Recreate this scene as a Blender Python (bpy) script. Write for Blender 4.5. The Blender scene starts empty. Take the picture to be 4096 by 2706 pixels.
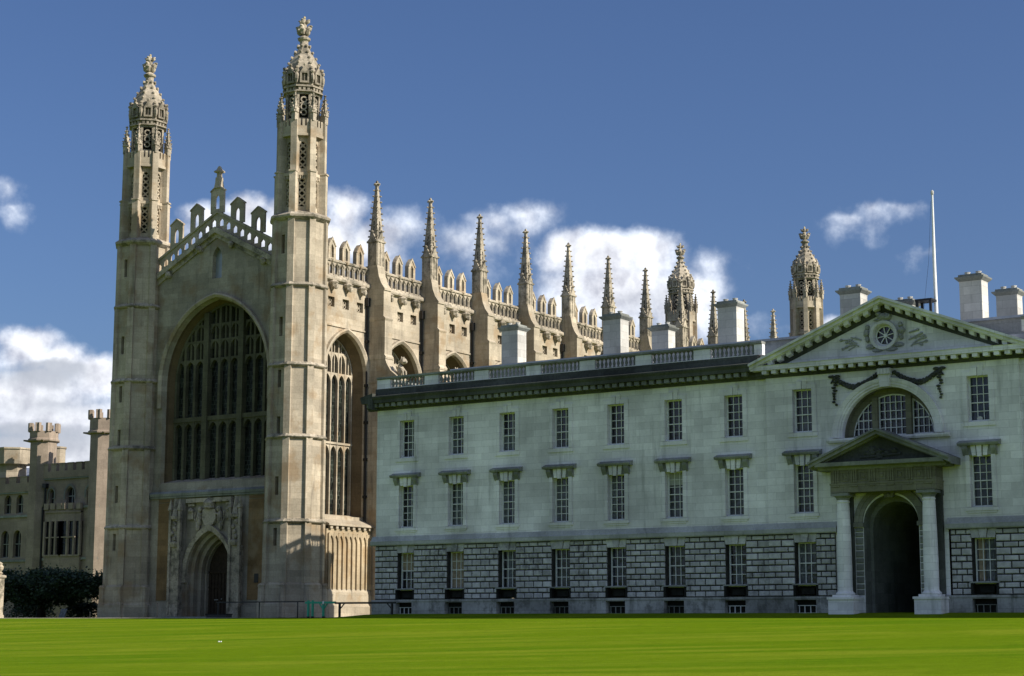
import bpy, math, random
from mathutils import Vector, Matrix
from mathutils.geometry import tessellate_polygon
R = math.radians
rnd = random.Random(7)
scene = bpy.context.scene
COL = scene.collection

# ------------------------------------------------------------------ camera, sky, sun, exposure
yaw, pit, roll = R(55.668), R(9.053), R(0.106)
fw = Vector((math.sin(yaw) * math.cos(pit), math.cos(yaw) * math.cos(pit), math.sin(pit)))
r0 = Vector((math.cos(yaw), -math.sin(yaw), 0)); u0 = r0.cross(fw)
rt = math.cos(roll) * r0 + math.sin(roll) * u0; up = -math.sin(roll) * r0 + math.cos(roll) * u0
cam = bpy.data.cameras.new('camera'); cam.lens = 7206.26 / 4096 * 36; cam.sensor_width = 36; cam.clip_start = 0.5; cam.clip_end = 6000
camo = bpy.data.objects.new('camera', cam); COL.objects.link(camo)
camo.matrix_world = Matrix(((rt.x, up.x, -fw.x, 0), (rt.y, up.y, -fw.y, 0), (rt.z, up.z, -fw.z, 0), (0, 0, 0, 1)))
scene.camera = camo
SUN_AZ, SUN_EL = R(170.0), R(33.6)
sun = bpy.data.lights.new('sun', 'SUN'); sun.energy = 5.0; sun.angle = R(0.53); sun.color = (1.0, 0.92, 0.79)
suno = bpy.data.objects.new('sun', sun); COL.objects.link(suno)
sd = Vector((math.sin(SUN_AZ) * math.cos(SUN_EL), math.cos(SUN_AZ) * math.cos(SUN_EL), math.sin(SUN_EL)))
suno.rotation_euler = sd.to_track_quat('Z', 'Y').to_euler(); suno.location = (0, -50, 80)
scene.view_settings.view_transform = 'Standard'; scene.view_settings.look = 'None'
scene.view_settings.exposure = 0.45; scene.view_settings.gamma = 1.0; scene.view_settings.use_curve_mapping = False
SKY = 0.075; WEST_FILL = .42

# cloud masses: azimuth, elevation, half width, half height (degrees), strength
CLOUDS = [(39.73,13.22,.54,.48,.6),(39.93,12.55,.52,.29,.5),(40.39,8.63,1.27,.66,1),(41.58,8.15,.81,.6,.9),(42.45,7.78,1.28,.64,1.1),
 (40.45,7.17,2.54,.93,1.1),(41.26,6.4,3.48,.8,1),(41.69,5.49,4.01,.73,1.1),(40.56,4.8,3.99,.8,1),(47.13,13.09,.86,.62,1),(45.83,12.67,1.04,.51,.8),
 (47.49,12.4,1.25,.75,1),(48.3,12.83,.84,.61,.8),(45.16,12.31,.83,.54,.7),(50.17,13.22,.87,.85,1.1),(49.84,12.32,1.54,1.02,1.1),(51.23,12.28,1.4,.82,.9),
 (52.48,12.58,1.33,.69,.55),(53.89,12.32,1.54,.62,.5),(56.06,13.08,1.27,.47,.75),(55.01,12.87,.99,.49,.7),(54.87,12.26,1.83,.58,.5),(58.65,11.84,1.82,.85,1.1),
 (57.53,11.98,1.26,.75,1),(60.18,11.89,1.12,.89,1),(59.06,10.74,2.79,1.16,1.15),(60.86,10.45,2.08,1.09,1),(61.98,11.38,.9,.75,.65),(62.46,10.9,.83,.52,.5),
 (67.15,12.91,.86,.46,.75),(67.96,13.01,.83,.24,.55),(66.46,12.61,.97,.27,.6),(68.78,11.51,.55,.24,.4),(66.03,9.25,1.51,.41,.8),(62.78,9.53,.83,.34,.3)]
GREY = [(41.0,7.75,1.5,.4,.9),(41.5,6.75,2.6,.4,.6),(40.3,5.8,3.2,.6,1.1),(42.6,5.0,1.4,.4,.7),(50.3,12.3,1.8,.6,.3),(53.5,12.3,2.0,.6,.5),(59.5,10.3,2.8,.7,.3)]

class NT:
    def __init__(s, tree): s.t = tree; s.n = tree.nodes; s.l = tree.links
    def node(s, ty, **kw):
        n = s.n.new(ty)
        for k, v in kw.items(): setattr(n, k, v)
        return n
    def put(s, sock, val):
        if isinstance(val, bpy.types.NodeSocket): s.l.new(val, sock)
        else: sock.default_value = val
    def math(s, op, a, b=None, c=None, clamp=False):
        n = s.node('ShaderNodeMath', operation=op, use_clamp=clamp)
        for i, v in enumerate((a, b, c)):
            if v is not None: s.put(n.inputs[i], v)
        return n.outputs[0]
    def ramp(s, v, lo, hi, a=0.0, b=1.0, smooth=True):
        n = s.node('ShaderNodeMapRange', interpolation_type='SMOOTHSTEP' if smooth else 'LINEAR')
        for i, x in enumerate((v, lo, hi, a, b)): s.put(n.inputs[i], x)
        return n.outputs[0]
    def mix(s, f, a, b, mode='MIX'):
        n = s.node('ShaderNodeMix', data_type='RGBA', blend_type=mode)
        s.put(n.inputs[0], f)
        for i, x in ((6, a), (7, b)): s.put(n.inputs[i], x + (1,) if isinstance(x, tuple) and len(x) == 3 else x)
        return n.outputs[2]
    def noise(s, vec, scale, detail=4, rough=.55):
        n = s.node('ShaderNodeTexNoise'); s.put(n.inputs['Vector'], vec)
        n.inputs['Scale'].default_value = scale; n.inputs['Detail'].default_value = detail; n.inputs['Roughness'].default_value = rough
        return n.outputs[0]
    def comb(s, x, y, z):
        n = s.node('ShaderNodeCombineXYZ')
        for i, v in enumerate((x, y, z)): s.put(n.inputs[i], v)
        return n.outputs[0]

world = bpy.data.worlds.new('World'); scene.world = world; world.use_nodes = True
w = NT(world.node_tree); w.n.clear()
tc = w.node('ShaderNodeTexCoord'); sp = w.node('ShaderNodeSeparateXYZ'); w.l.new(tc.outputs['Generated'], sp.inputs[0])
az = w.math('MULTIPLY', w.math('ARCTAN2', sp.outputs[0], sp.outputs[1]), 180 / math.pi)
el = w.math('MULTIPLY', w.math('ARCSINE', sp.outputs[2]), 180 / math.pi)
dirv = tc.outputs['Generated']
# warp the cloud outlines so that they billow
wn = w.math('SUBTRACT', w.noise(dirv, 26, 5, .6), .5); wn2 = w.math('SUBTRACT', w.noise(w.comb(sp.outputs[1], sp.outputs[2], sp.outputs[0]), 26, 5, .6), .5)
azw = w.math('ADD', az, w.math('MULTIPLY', wn, 1.7)); elw = w.math('ADD', el, w.math('MULTIPLY', wn2, .9))
def field(lst):
    F = None
    for a, e, ra, re, s in lst:
        s *= .68 if s < .8 else 1
        dx = w.math('MULTIPLY', w.math('SUBTRACT', azw, a), 1 / ra); dy = w.math('MULTIPLY', w.math('SUBTRACT', elw, e), 1 / re)
        dy = w.math('MULTIPLY_ADD', w.math('ABSOLUTE', dy), .36, w.math('MULTIPLY', dy, .92))      # crisp tops, soft undersides
        q = w.math('MULTIPLY_ADD', dx, dx, w.math('MULTIPLY', dy, dy))
        v = w.math('MULTIPLY', w.math('SUBTRACT', 1.2, w.math('SQRT', q)), s)
        F = v if F is None else w.math('SMOOTH_MAX', F, v, .12)
    return F
vo = w.node('ShaderNodeVectorMath', operation='ADD'); w.l.new(dirv, vo.inputs[0]); vo.inputs[1].default_value = (.004, -.005, .008)
n2 = w.noise(dirv, 36, 9, .56); n2o = w.noise(vo.outputs[0], 36, 9, .56)
dens = w.math('ADD', field(CLOUDS), w.math('MULTIPLY', w.math('SUBTRACT', n2, .5), 1.25))
alpha = w.ramp(dens, -0.03, 0.72)
greyf = w.math('ADD', field(GREY), w.math('MULTIPLY', w.math('SUBTRACT', w.noise(dirv, 34, 6, .6), .5), .9))
core = w.ramp(dens, 0.15, 1.1)
greya = w.ramp(greyf, 0.0, 0.75)
ccol = w.mix(core, (.56, .62, .73), (.80, .82, .86))
relief = w.math('MULTIPLY_ADD', w.math('SUBTRACT', n2, n2o), 3.4, .64, True)
rk_ = w.math('MULTIPLY_ADD', relief, .55, .58)
ccol = w.mix(1.0, ccol, w.comb(rk_, rk_, w.math('MULTIPLY_ADD', relief, .5, .63)), 'MULTIPLY')
ccol = w.mix(w.math('MULTIPLY', greya, .85), ccol, (.36, .39, .45))
# added unseen bright cloud behind the camera, raising fill on the west faces
west = w.math('MULTIPLY', w.ramp(sp.outputs[0], .05, -.35), w.ramp(sp.outputs[2], -.02, .12))
wc = w.math('MULTIPLY', west, w.ramp(w.noise(dirv, 3.2, 6, .6), .42, .60, 0.0, WEST_FILL))
alpha = w.math('MAXIMUM', alpha, wc)
sky = w.node('ShaderNodeTexSky'); sky.sky_type = 'NISHITA'; sky.sun_disc = False; sky.sun_elevation = SUN_EL; sky.sun_rotation = SUN_AZ
sky.altitude = 0; sky.air_density = 1.0; sky.dust_density = 1.7; sky.ozone_density = 2.5
skyc = w.mix(1.0, sky.outputs[0], (.60, .715, .965), 'MULTIPLY')
b1 = w.node('ShaderNodeBackground'); w.l.new(skyc, b1.inputs[0]); b1.inputs[1].default_value = SKY
b2 = w.node('ShaderNodeBackground'); w.l.new(ccol, b2.inputs[0]); b2.inputs[1].default_value = 1.0
ms = w.node('ShaderNodeMixShader'); w.l.new(alpha, ms.inputs[0]); w.l.new(b1.outputs[0], ms.inputs[1]); w.l.new(b2.outputs[0], ms.inputs[2])
wo = w.node('ShaderNodeOutputWorld'); w.l.new(ms.outputs[0], wo.inputs[0])

# ------------------------------------------------------------------ materials
def mat(name):
    m = bpy.data.materials.new(name); m.use_nodes = True
    t = NT(m.node_tree); b = t.n['Principled BSDF']
    return m, t, b
def stone(name, c, var=.16, row=.38, width=.85, joint=.62, patch=.25, stain=(.06, .055, .045), stain_amt=.35, speck=.12, tint=None, tint_amt=0, bump=.25, lichen=0, block=.09):
    m, t, b = mat(name)
    g = t.node('ShaderNodeNewGeometry'); s = t.node('ShaderNodeSeparateXYZ'); t.l.new(g.outputs['Position'], s.inputs[0])
    uu = t.math('SUBTRACT', s.outputs[0], s.outputs[1]); P = g.outputs['Position']
    br = t.node('ShaderNodeTexBrick'); t.l.new(t.comb(uu, s.outputs[2], 0.0), br.inputs['Vector'])
    hi = tuple(x * (1 + var) for x in c); lo = tuple(x * (1 - var) for x in c)
    br.inputs['Color1'].default_value = hi + (1,); br.inputs['Color2'].default_value = lo + (1,); br.inputs['Mortar'].default_value = tuple(x * joint for x in c) + (1,)
    br.inputs['Scale'].default_value = 1; br.inputs['Mortar Size'].default_value = .012; br.inputs['Mortar Smooth'].default_value = .3
    br.inputs['Brick Width'].default_value = width; br.inputs['Row Height'].default_value = row; br.offset = .5
    base = br.outputs['Color'] if row else c
    if row:
        b2 = t.node('ShaderNodeTexBrick'); t.l.new(t.comb(uu, s.outputs[2], 0.0), b2.inputs['Vector']); b2.inputs['Scale'].default_value = 1; b2.inputs['Mortar Size'].default_value = 0
        b2.inputs['Brick Width'].default_value = width * 1.9; b2.inputs['Row Height'].default_value = row * 3; b2.offset = .37
        b2.inputs['Color1'].default_value = (1 - block,) * 3 + (1,); b2.inputs['Color2'].default_value = (1 + block,) * 3 + (1,)
        base = t.mix(1.0, base, b2.outputs['Color'], 'MULTIPLY')
    big = t.noise(P, .22, 5, .6)
    f = t.ramp(big, .3, .72, 1 - patch, 1 + patch * .6)
    fine = t.ramp(t.noise(P, 7, 4, .7), .25, .75, 1 - speck, 1 + speck)
    k = t.math('MULTIPLY', f, fine)
    col = t.mix(1.0, base, t.comb(k, k, k), 'MULTIPLY')
    if tint: col = t.mix(t.math('MULTIPLY', t.ramp(t.noise(P, .5, 4, .6), .5, .68), tint_amt), col, tint)
    st = t.noise(t.comb(t.math('MULTIPLY', uu, 1.6), t.math('MULTIPLY', s.outputs[2], .16), 0.0), 1.0, 6, .62)
    col = t.mix(t.math('MULTIPLY', t.ramp(st, .52, .78), stain_amt), col, stain)
    if lichen: col = t.mix(t.math('MULTIPLY', t.ramp(t.noise(P, 1.3, 5, .7), .47, .64), lichen), col, (.035, .037, .026))
    t.l.new(col, b.inputs['Base Color']); b.inputs['Roughness'].default_value = .92; b.inputs['Specular IOR Level'].default_value = .2
    bp = t.node('ShaderNodeBump'); bp.inputs['Strength'].default_value = bump; bp.inputs['Distance'].default_value = .05
    t.l.new(t.noise(P, 3.5, 6, .65), bp.inputs['Height']); t.l.new(bp.outputs[0], b.inputs['Normal'])
    return m
def plain(name, c, rough=.6, spec=.3, metal=0, var=.1, scale=4):
    m, t, b = mat(name); g = t.node('ShaderNodeNewGeometry')
    k = t.ramp(t.noise(g.outputs['Position'], scale, 4, .6), .3, .7, 1 - var, 1 + var)
    t.l.new(t.mix(1.0, c, t.comb(k, k, k), 'MULTIPLY'), b.inputs['Base Color'])
    b.inputs['Roughness'].default_value = rough; b.inputs['Specular IOR Level'].default_value = spec; b.inputs['Metallic'].default_value = metal
    return m
CREAM = stone('cream_limestone', (.41, .355, .272), var=.1, joint=.78, row=.45, width=1.1, tint=(.26, .17, .085), tint_amt=.55, stain_amt=.62, block=.15)
WESTST = stone('weathered_shaded_limestone', (.315, .28, .225), var=.1, joint=.84, row=.45, width=1.1, tint=(.22, .14, .07), tint_amt=.5, stain_amt=.55, block=.13)  # weathered chapel stone, darkened further for the shade on the west front
GOLD = stone('sun_gold_limestone', (.40, .325, .22), var=.1, joint=.86, row=.45, width=1.1, tint=(.30, .19, .085), tint_amt=.5, stain_amt=.3)  # golden tone of the sunlight put into the base panel colour
MULL = stone('greenish_shaded_tracery_stone', (.115, .11, .07), var=.1, row=.6, stain_amt=.5, patch=.4)  # greenish west tracery, with the shade it stands in darkened into the colour
CARVE = stone('weathered_carved_limestone', (.40, .35, .275), row=.38, joint=.9, var=.08, speck=.25, lichen=.62, stain_amt=.4, patch=.35, bump=.6)
REVEAL = stone('brown_shaded_reveal_stone', (.155, .112, .062), var=.12, joint=.9, row=.45, width=1.0, stain_amt=.3)  # brown patina, with the shade of the window reveals darkened in
OCHRE = stone('ochre_limestone', (.21, .135, .065), var=.14, joint=.8, row=.45, width=1.1, stain_amt=.6, patch=.4, tint=(.30, .24, .16), tint_amt=.5)
PORT = stone('portland_ashlar', (.74, .73, .73), var=.1, row=.42, width=1.15, joint=.76, patch=.26, block=.09, stain=(.2, .21, .2), stain_amt=.62, speck=.05, bump=.12)
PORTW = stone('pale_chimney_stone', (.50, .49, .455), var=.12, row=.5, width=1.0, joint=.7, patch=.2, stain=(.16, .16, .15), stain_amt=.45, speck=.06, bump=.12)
SOOT_SHADE = stone('blackened_shade_dark_stone', (.075, .08, .072), var=.15, row=.5, width=1.2, joint=.8, patch=.4, stain=(.2, .21, .2), stain_amt=.25, speck=.2)  # stained cornice stone; on the bed mould it paints soffit shade
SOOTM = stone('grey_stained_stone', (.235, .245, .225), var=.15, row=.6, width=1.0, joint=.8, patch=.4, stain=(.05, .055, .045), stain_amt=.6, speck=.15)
RANGE = stone('range_limestone', (.29, .235, .185), var=.06, joint=.9, patch=.25, stain_amt=.4)
SLABG = stone('pavement_stone', (.45, .42, .36), var=.1, row=.6, width=.9)
GLASS = plain('dark_window_glass', (.012, .014, .017), .08, .5, 0, .3, 1.2)
LEAD = plain('lead_roof', (.30, .32, .35), .3, .5, .2, .2, .6)
IRON = plain('black_iron', (.012, .012, .013), .5, .4)
WOODD = plain('dark_oak', (.035, .024, .016), .7, .2, 0, .3)
WHITE = plain('white_paint', (.72, .73, .72), .5, .3, 0, .06)
GREENP = plain('green_paint', (.03, .36, .22), .45, .4, 0, .1)
CURT = plain('beige_curtain', (.30, .24, .17), .9, .1, 0, .25, 5)
BLIND = plain('pale_blind', (.36, .37, .33), .9, .1, 0, .1)
GREYC = plain('grey_curtain', (.12, .13, .14), .9, .1, 0, .4, 6)
DARK = plain('dark_recess_fill', (.02, .02, .018), .9, .1, 0, .3)  # near-black: paints the shade behind openings, also plain dark panels and a lid
JOINT = plain('dirty_joint_stone', (.04, .04, .037), .9, .1, 0, .4)
PLINTH = stone('mossy_plinth_stone', (.33, .33, .325), var=.12, row=.9, width=1.3, joint=.7, patch=.4, stain=(.03, .035, .022), stain_amt=.85, lichen=.5)
GLASS2 = plain('grey_reflection_tint_glass', (.035, .04, .045), .12, .5, 0, .5, .8)  # paler tint imitates a lighter reflection in some panes
GLASS3 = plain('bluish_reflection_tint_glass', (.018, .024, .038), .06, .5, 0, .5, 1.0)  # bluish tint put in for reflection, varied between panes
BARK = plain('tree_bark', (.045, .035, .025), .9, .1, 0, .4)
GILT = plain('gilt_tip', (.75, .6, .3), .35, .5, .6)

def wavy(m):
    t = NT(m.node_tree); g = t.node('ShaderNodeNewGeometry'); bp = t.node('ShaderNodeBump'); bp.inputs['Strength'].default_value = .35; bp.inputs['Distance'].default_value = .06
    t.l.new(t.noise(g.outputs['Position'], 2.6, 3, .6), bp.inputs['Height']); t.l.new(bp.outputs[0], t.n['Principled BSDF'].inputs['Normal'])
def leaded():
    m, t, b = mat('leaded_glass'); g = t.node('ShaderNodeNewGeometry'); s = t.node('ShaderNodeSeparateXYZ'); t.l.new(g.outputs['Position'], s.inputs[0])
    uu = t.math('ADD', s.outputs[0], s.outputs[1])
    br = t.node('ShaderNodeTexBrick'); t.l.new(t.comb(uu, s.outputs[2], 0.0), br.inputs['Vector']); br.inputs['Scale'].default_value = 1
    br.inputs['Color1'].default_value = (.004, .006, .005, 1); br.inputs['Color2'].default_value = (.02, .028, .02, 1); br.inputs['Mortar'].default_value = (.05, .054, .046, 1)
    br.inputs['Mortar Size'].default_value = .03; br.inputs['Brick Width'].default_value = .3; br.inputs['Row Height'].default_value = .34
    k = t.ramp(t.noise(g.outputs['Position'], 1.4, 5, .7), .35, .7, .25, 1.6)
    t.l.new(t.mix(1.0, br.outputs['Color'], t.comb(k, k, k), 'MULTIPLY'), b.inputs['Base Color'])
    b.inputs['Roughness'].default_value = .35; b.inputs['Specular IOR Level'].default_value = .25
    bp = t.node('ShaderNodeBump'); bp.inputs['Strength'].default_value = .8; bp.inputs['Distance'].default_value = .05
    t.l.new(t.noise(g.outputs['Position'], 5, 3, .7), bp.inputs['Height']); t.l.new(bp.outputs[0], b.inputs['Normal'])
    return m
LEADED = leaded()
def rustic():
    m, t, b = mat('rusticated_blocks'); g = t.node('ShaderNodeNewGeometry'); P = g.outputs['Position']
    k = t.math('MULTIPLY', t.ramp(g.outputs['Random Per Island'], 0, 1, .72, 1.12, False), t.ramp(t.noise(P, 2.2, 5, .65), .3, .75, .75, 1.15))
    col = t.mix(1.0, (.52, .515, .515), t.comb(k, k, k), 'MULTIPLY')
    dirt = t.math('MULTIPLY', t.ramp(t.noise(P, .35, 5, .65), .46, .66), t.ramp(t.noise(P, 2.5, 5, .7), .4, .62))
    col = t.mix(t.math('MULTIPLY', dirt, .55), col, (.05, .05, .045))
    t.l.new(col, b.inputs['Base Color']); b.inputs['Roughness'].default_value = .9; b.inputs['Specular IOR Level'].default_value = .2
    bp = t.node('ShaderNodeBump'); bp.inputs['Strength'].default_value = .3; bp.inputs['Distance'].default_value = .04
    t.l.new(t.noise(P, 4, 5, .65), bp.inputs['Height']); t.l.new(bp.outputs[0], b.inputs['Normal'])
    return m
for m_ in (GLASS, GLASS2, GLASS3): wavy(m_)
RUST = rustic()
GREYST = stone('weathered_grey_stone', (.40, .41, .395), var=.1, row=.6, width=1.3, joint=.8, patch=.35, stain=(.1, .11, .1), stain_amt=.6)
def grass():
    m, t, b = mat('mown_grass'); g = t.node('ShaderNodeNewGeometry'); P = g.outputs['Position']
    s = t.node('ShaderNodeSeparateXYZ'); t.l.new(P, s.inputs[0])
    along = t.math('ADD', t.math('MULTIPLY', s.outputs[0], .86), t.math('MULTIPLY', s.outputs[1], .5))
    across = t.math('SUBTRACT', t.math('MULTIPLY', s.outputs[1], .86), t.math('MULTIPLY', s.outputs[0], .5))
    band = t.noise(t.comb(t.math('MULTIPLY', along, .42), t.math('MULTIPLY', across, .035), 0.0), 1, 4, .55)
    col = t.mix(t.ramp(band, .38, .60), (.084, .158, .003), (.150, .205, .010))
    col = t.mix(t.ramp(t.noise(P, .13, 4, .6), .4, .66), col, (.108, .175, .004))
    k = t.ramp(t.noise(t.comb(t.math('MULTIPLY', along, 4.0), t.math('MULTIPLY', across, .9), 0.0), 1.6, 6, .75), .25, .75, .8, 1.2)
    k2 = t.ramp(t.noise(P, 22, 3, .7), .25, .75, .75, 1.25)
    k = t.math('MULTIPLY', k, k2)
    t.l.new(t.mix(1.0, col, t.comb(k, k, k), 'MULTIPLY'), b.inputs['Base Color'])
    b.inputs['Roughness'].default_value = .95; b.inputs['Specular IOR Level'].default_value = .02
    bp = t.node('ShaderNodeBump'); bp.inputs['Strength'].default_value = .6; bp.inputs['Distance'].default_value = .06
    t.l.new(t.noise(P, 14, 5, .75), bp.inputs['Height']); t.l.new(bp.outputs[0], b.inputs['Normal'])
    return m
GRASS = grass()
def leafm():
    m, t, b = mat('dark_evergreen_leaves'); g = t.node('ShaderNodeNewGeometry')
    col = t.mix(g.outputs['Random Per Island'], (.018, .035, .014), (.05, .085, .03))
    t.l.new(col, b.inputs['Base Color']); b.inputs['Roughness'].default_value = .7
    return m
LEAF = leafm()

# ------------------------------------------------------------------ mesh helpers
class MB:
    def __init__(s): s.v = []; s.f = []; s.m = []; s.mi = 0
    def add(s, vs, fs):
        n = len(s.v); s.v += [tuple(p) for p in vs]; s.f += [tuple(i + n for i in f) for f in fs]; s.m += [s.mi] * len(fs); return s
    def box(s, x0, x1, y0, y1, z0, z1):
        return s.add([(x, y, z) for z in (z0, z1) for y in (y0, y1) for x in (x0, x1)], [(0, 2, 3, 1), (4, 5, 7, 6), (0, 1, 5, 4), (2, 6, 7, 3), (0, 4, 6, 2), (1, 3, 7, 5)])
    def loft(s, rings, cap=True):
        n = len(rings[0]); vs = [p for r in rings for p in r]; fs = []
        for k in range(len(rings) - 1):
            for i in range(n): fs.append((k * n + i, k * n + (i + 1) % n, (k + 1) * n + (i + 1) % n, (k + 1) * n + i))
        if cap: fs += [tuple(range(n - 1, -1, -1)), tuple(range((len(rings) - 1) * n, len(rings) * n))]
        return s.add(vs, fs)
    def lathe(s, cx, cy, prof, n=12, rot=0.0, cap=True):
        return s.loft([[(cx + r * math.cos(rot + 2 * math.pi * i / n), cy + r * math.sin(rot + 2 * math.pi * i / n), z) for i in range(n)] for r, z in prof], cap)
    def oct(s, cx, cy, prof, cap=True):
        return s.lathe(cx, cy, [(a / math.cos(math.pi / 8), z) for a, z in prof], 8, math.pi / 8, cap)
    def sq(s, cx, cy, prof, cap=True):
        return s.loft([[(cx - h, cy - h, z), (cx + h, cy - h, z), (cx + h, cy + h, z), (cx - h, cy + h, z)] for h, z in prof], cap)
    def ell(s, c, r, nu=7, nv=5, j=0.0):
        vs = [(c[0], c[1], c[2] - r[2])]
        for k in range(1, nv):
            t = -math.pi / 2 + math.pi * k / nv
            for i in range(nu):
                p = 2 * math.pi * i / nu; q = 1 + rnd.uniform(-j, j)
                vs.append((c[0] + r[0] * q * math.cos(t) * math.cos(p), c[1] + r[1] * q * math.cos(t) * math.sin(p), c[2] + r[2] * math.sin(t)))
        vs.append((c[0], c[1], c[2] + r[2])); fs = []; L = len(vs) - 1
        for i in range(nu):
            fs.append((0, 1 + (i + 1) % nu, 1 + i)); fs.append((L, 1 + (nv - 2) * nu + i, 1 + (nv - 2) * nu + (i + 1) % nu))
            for k in range(nv - 2): fs.append((1 + k * nu + i, 1 + k * nu + (i + 1) % nu, 1 + (k + 1) * nu + (i + 1) % nu, 1 + (k + 1) * nu + i))
        return s.add(vs, fs)
    def tube(s, pts, r, n=6):
        pts = [Vector(p) for p in pts]; rings = []
        rs = r if isinstance(r, (list, tuple)) else [r] * len(pts)
        for i, p in enumerate(pts):
            d = (pts[min(i + 1, len(pts) - 1)] - pts[max(i - 1, 0)]).normalized()
            a = d.cross(Vector((0, 0, 1)) if abs(d.z) < .9 else Vector((1, 0, 0))).normalized(); b = d.cross(a)
            rings.append([tuple(p + rs[i] * (math.cos(2 * math.pi * k / n) * a + math.sin(2 * math.pi * k / n) * b)) for k in range(n)])
        return s.loft(rings)
    def poly(s, fn, outer, holes=(), d=0.0):
        loops = [outer] + list(holes); flat = [p for L in loops for p in L]
        tr = tessellate_polygon([[Vector((p[0], p[1], 0)) for p in L] for L in loops])
        return s.add([fn(p[0], p[1], d) for p in flat], tr)
    def band(s, fn, A, dA, B, dB, close=True):
        n = len(A); vs = [fn(p[0], p[1], dA) for p in A] + [fn(p[0], p[1], dB) for p in B]
        return s.add(vs, [(i, (i + 1) % n, n + (i + 1) % n, n + i) for i in range(n if close else n - 1)])
    def slab(s, fn, outer, d0, d1, holes=()):
        s.poly(fn, outer, holes, d0); s.poly(fn, outer, holes, d1)
        for L in [outer] + list(holes): s.band(fn, L, d0, L, d1)
        return s
    def bar(s, fn, p, q, wd, d0, d1):
        dx, dy = q[0] - p[0], q[1] - p[1]; L = math.hypot(dx, dy); nx, ny = -dy / L * wd / 2, dx / L * wd / 2
        return s.slab(fn, [(p[0] + nx, p[1] + ny), (q[0] + nx, q[1] + ny), (q[0] - nx, q[1] - ny), (p[0] - nx, p[1] - ny)], d0, d1)

W0 = {}
def place(o, parent, origin):
    po = W0.get(parent.name, Vector((0, 0, 0))) if parent else Vector((0, 0, 0))
    if parent: o.parent = parent
    o.location = Vector(origin) - po; COL.objects.link(o); W0[o.name] = Vector(origin); return o
def put(name, mb, mats, parent=None, origin=(0, 0, 0), smooth=False):
    me = bpy.data.meshes.new(name); ox, oy, oz = origin
    me.from_pydata([(x - ox, y - oy, z - oz) for x, y, z in mb.v], [], mb.f)
    for m in (mats if isinstance(mats, (list, tuple)) else [mats]): me.materials.append(m)
    me.polygons.foreach_set('material_index', mb.m)
    if smooth: me.polygons.foreach_set('use_smooth', [True] * len(mb.f))
    me.validate(); me.update()
    return place(bpy.data.objects.new(name, me), parent, origin)
def thing(name, label, cat, origin, group=None):
    o = bpy.data.objects.new(name, None); o.empty_display_size = .5; place(o, None, origin); return tag(o, label, cat, group)
def tag(o, label, cat, group=None):
    o['label'] = label; o['category'] = cat
    if group: o['group'] = group
    return o
def dup(o, parent, origin):
    c = o.copy(); place(c, parent, origin)
    for ch in list(o.children):
        if ch.name in W0: dup(ch, c, Vector(origin) + (W0[ch.name] - W0[o.name]))
    return c
def WF(X0): return lambda u, v, d: (X0 + d, u, v)          # west-facing: u runs along Y, depth goes east
def SF(Y0): return lambda u, v, d: (u, Y0 + d, v)          # south-facing: u runs along X, depth goes north
def OF(cx, cy, a, k):
    ph = k * math.pi / 4; c, s_ = math.cos(ph), math.sin(ph)
    return lambda u, v, d: (cx + c * (a - d) - s_ * u, cy + s_ * (a - d) + c * u, v)
def arch(half, spring, rise, n=8, cx=0.0, base=None):
    h, r = half, rise; pts = []
    if r >= h * .999:
        Rr = (h * h + r * r) / (2 * h); c = Rr - h; a1 = math.atan2(r, c)
        right = [(-c + Rr * math.cos(a1 * i / n), Rr * math.sin(a1 * i / n)) for i in range(n + 1)]
    else: right = [(h * math.cos(math.pi / 2 * i / n), r * math.sin(math.pi / 2 * i / n)) for i in range(n + 1)]
    up_ = [(cx + x, spring + y) for x, y in right]; dn = [(cx - x, spring + y) for x, y in reversed(right[:-1])]
    pts = up_ + dn
    if base is not None: pts = [(cx + half, base)] + pts + [(cx - half, base)]
    return pts
def archz(x, half, spring, rise):
    x = abs(x)
    if x >= half: return spring
    Rr = (half * half + rise * rise) / (2 * half); c = Rr - half
    return spring + math.sqrt(max(0, Rr * Rr - (x + c) ** 2))
def rect(a, b, c, d): return [(a, c), (b, c), (b, d), (a, d)]
def wedge(mb, y0, y1, prof):                                # profile of (x, z) swept along Y
    return mb.loft([[(x, y0, z) for x, z in prof], [(x, y1, z) for x, z in prof]])
def wedgex(mb, x0, x1, prof):                               # profile of (y, z) swept along X
    return mb.loft([[(x0, y, z) for y, z in prof], [(x1, y, z) for y, z in prof]])

# ------------------------------------------------------------------ ground
def gz(x, y):
    t = min(1, max(0, (x - 40) / 46)); z = -1.65 + (0.32 + 1.65) * (t * t * (3 - 2 * t) * .45 + t * .55)
    z += .18 * min(1, max(0, (x - 86) / 14))
    if y < 78.5 and x > 89.5: z += min(1, (x - 89.5) / 4.5) * .28 * min(1, (78.5 - y) / 3)
    return z
def sheet(name, xs, ys, m, dz=0.0):
    mb = MB(); n = len(ys)
    mb.add([(x, y, gz(x, y) + dz) for x in xs for y in ys], [(i * n + j, (i + 1) * n + j, (i + 1) * n + j + 1, i * n + j + 1) for i in range(len(xs) - 1) for j in range(n - 1)])
    o = put(name, mb, m, smooth=True); o['kind'] = 'structure'; return o
xs = [-900, -300, -100, -30, 0, 20, 30] + [36 + 2 * i for i in range(32)] + [110, 130, 160, 220, 400, 900]
ys = [-900, -300, -100, -40] + [-20 + 5 * i for i in range(19)] + [73, 74.5, 76, 77.5, 79, 82, 86, 90, 95, 100, 110, 130, 160, 220, 400, 900]
sheet('lawn', xs, ys, GRASS)
o = sheet('path', [95.6, 97, 98.6], [90, 95, 100, 106, 112, 118, 125, 135, 150, 180], SLABG, .012); o['label'] = 'pale gravel path along the edge of the lawn'
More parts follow.
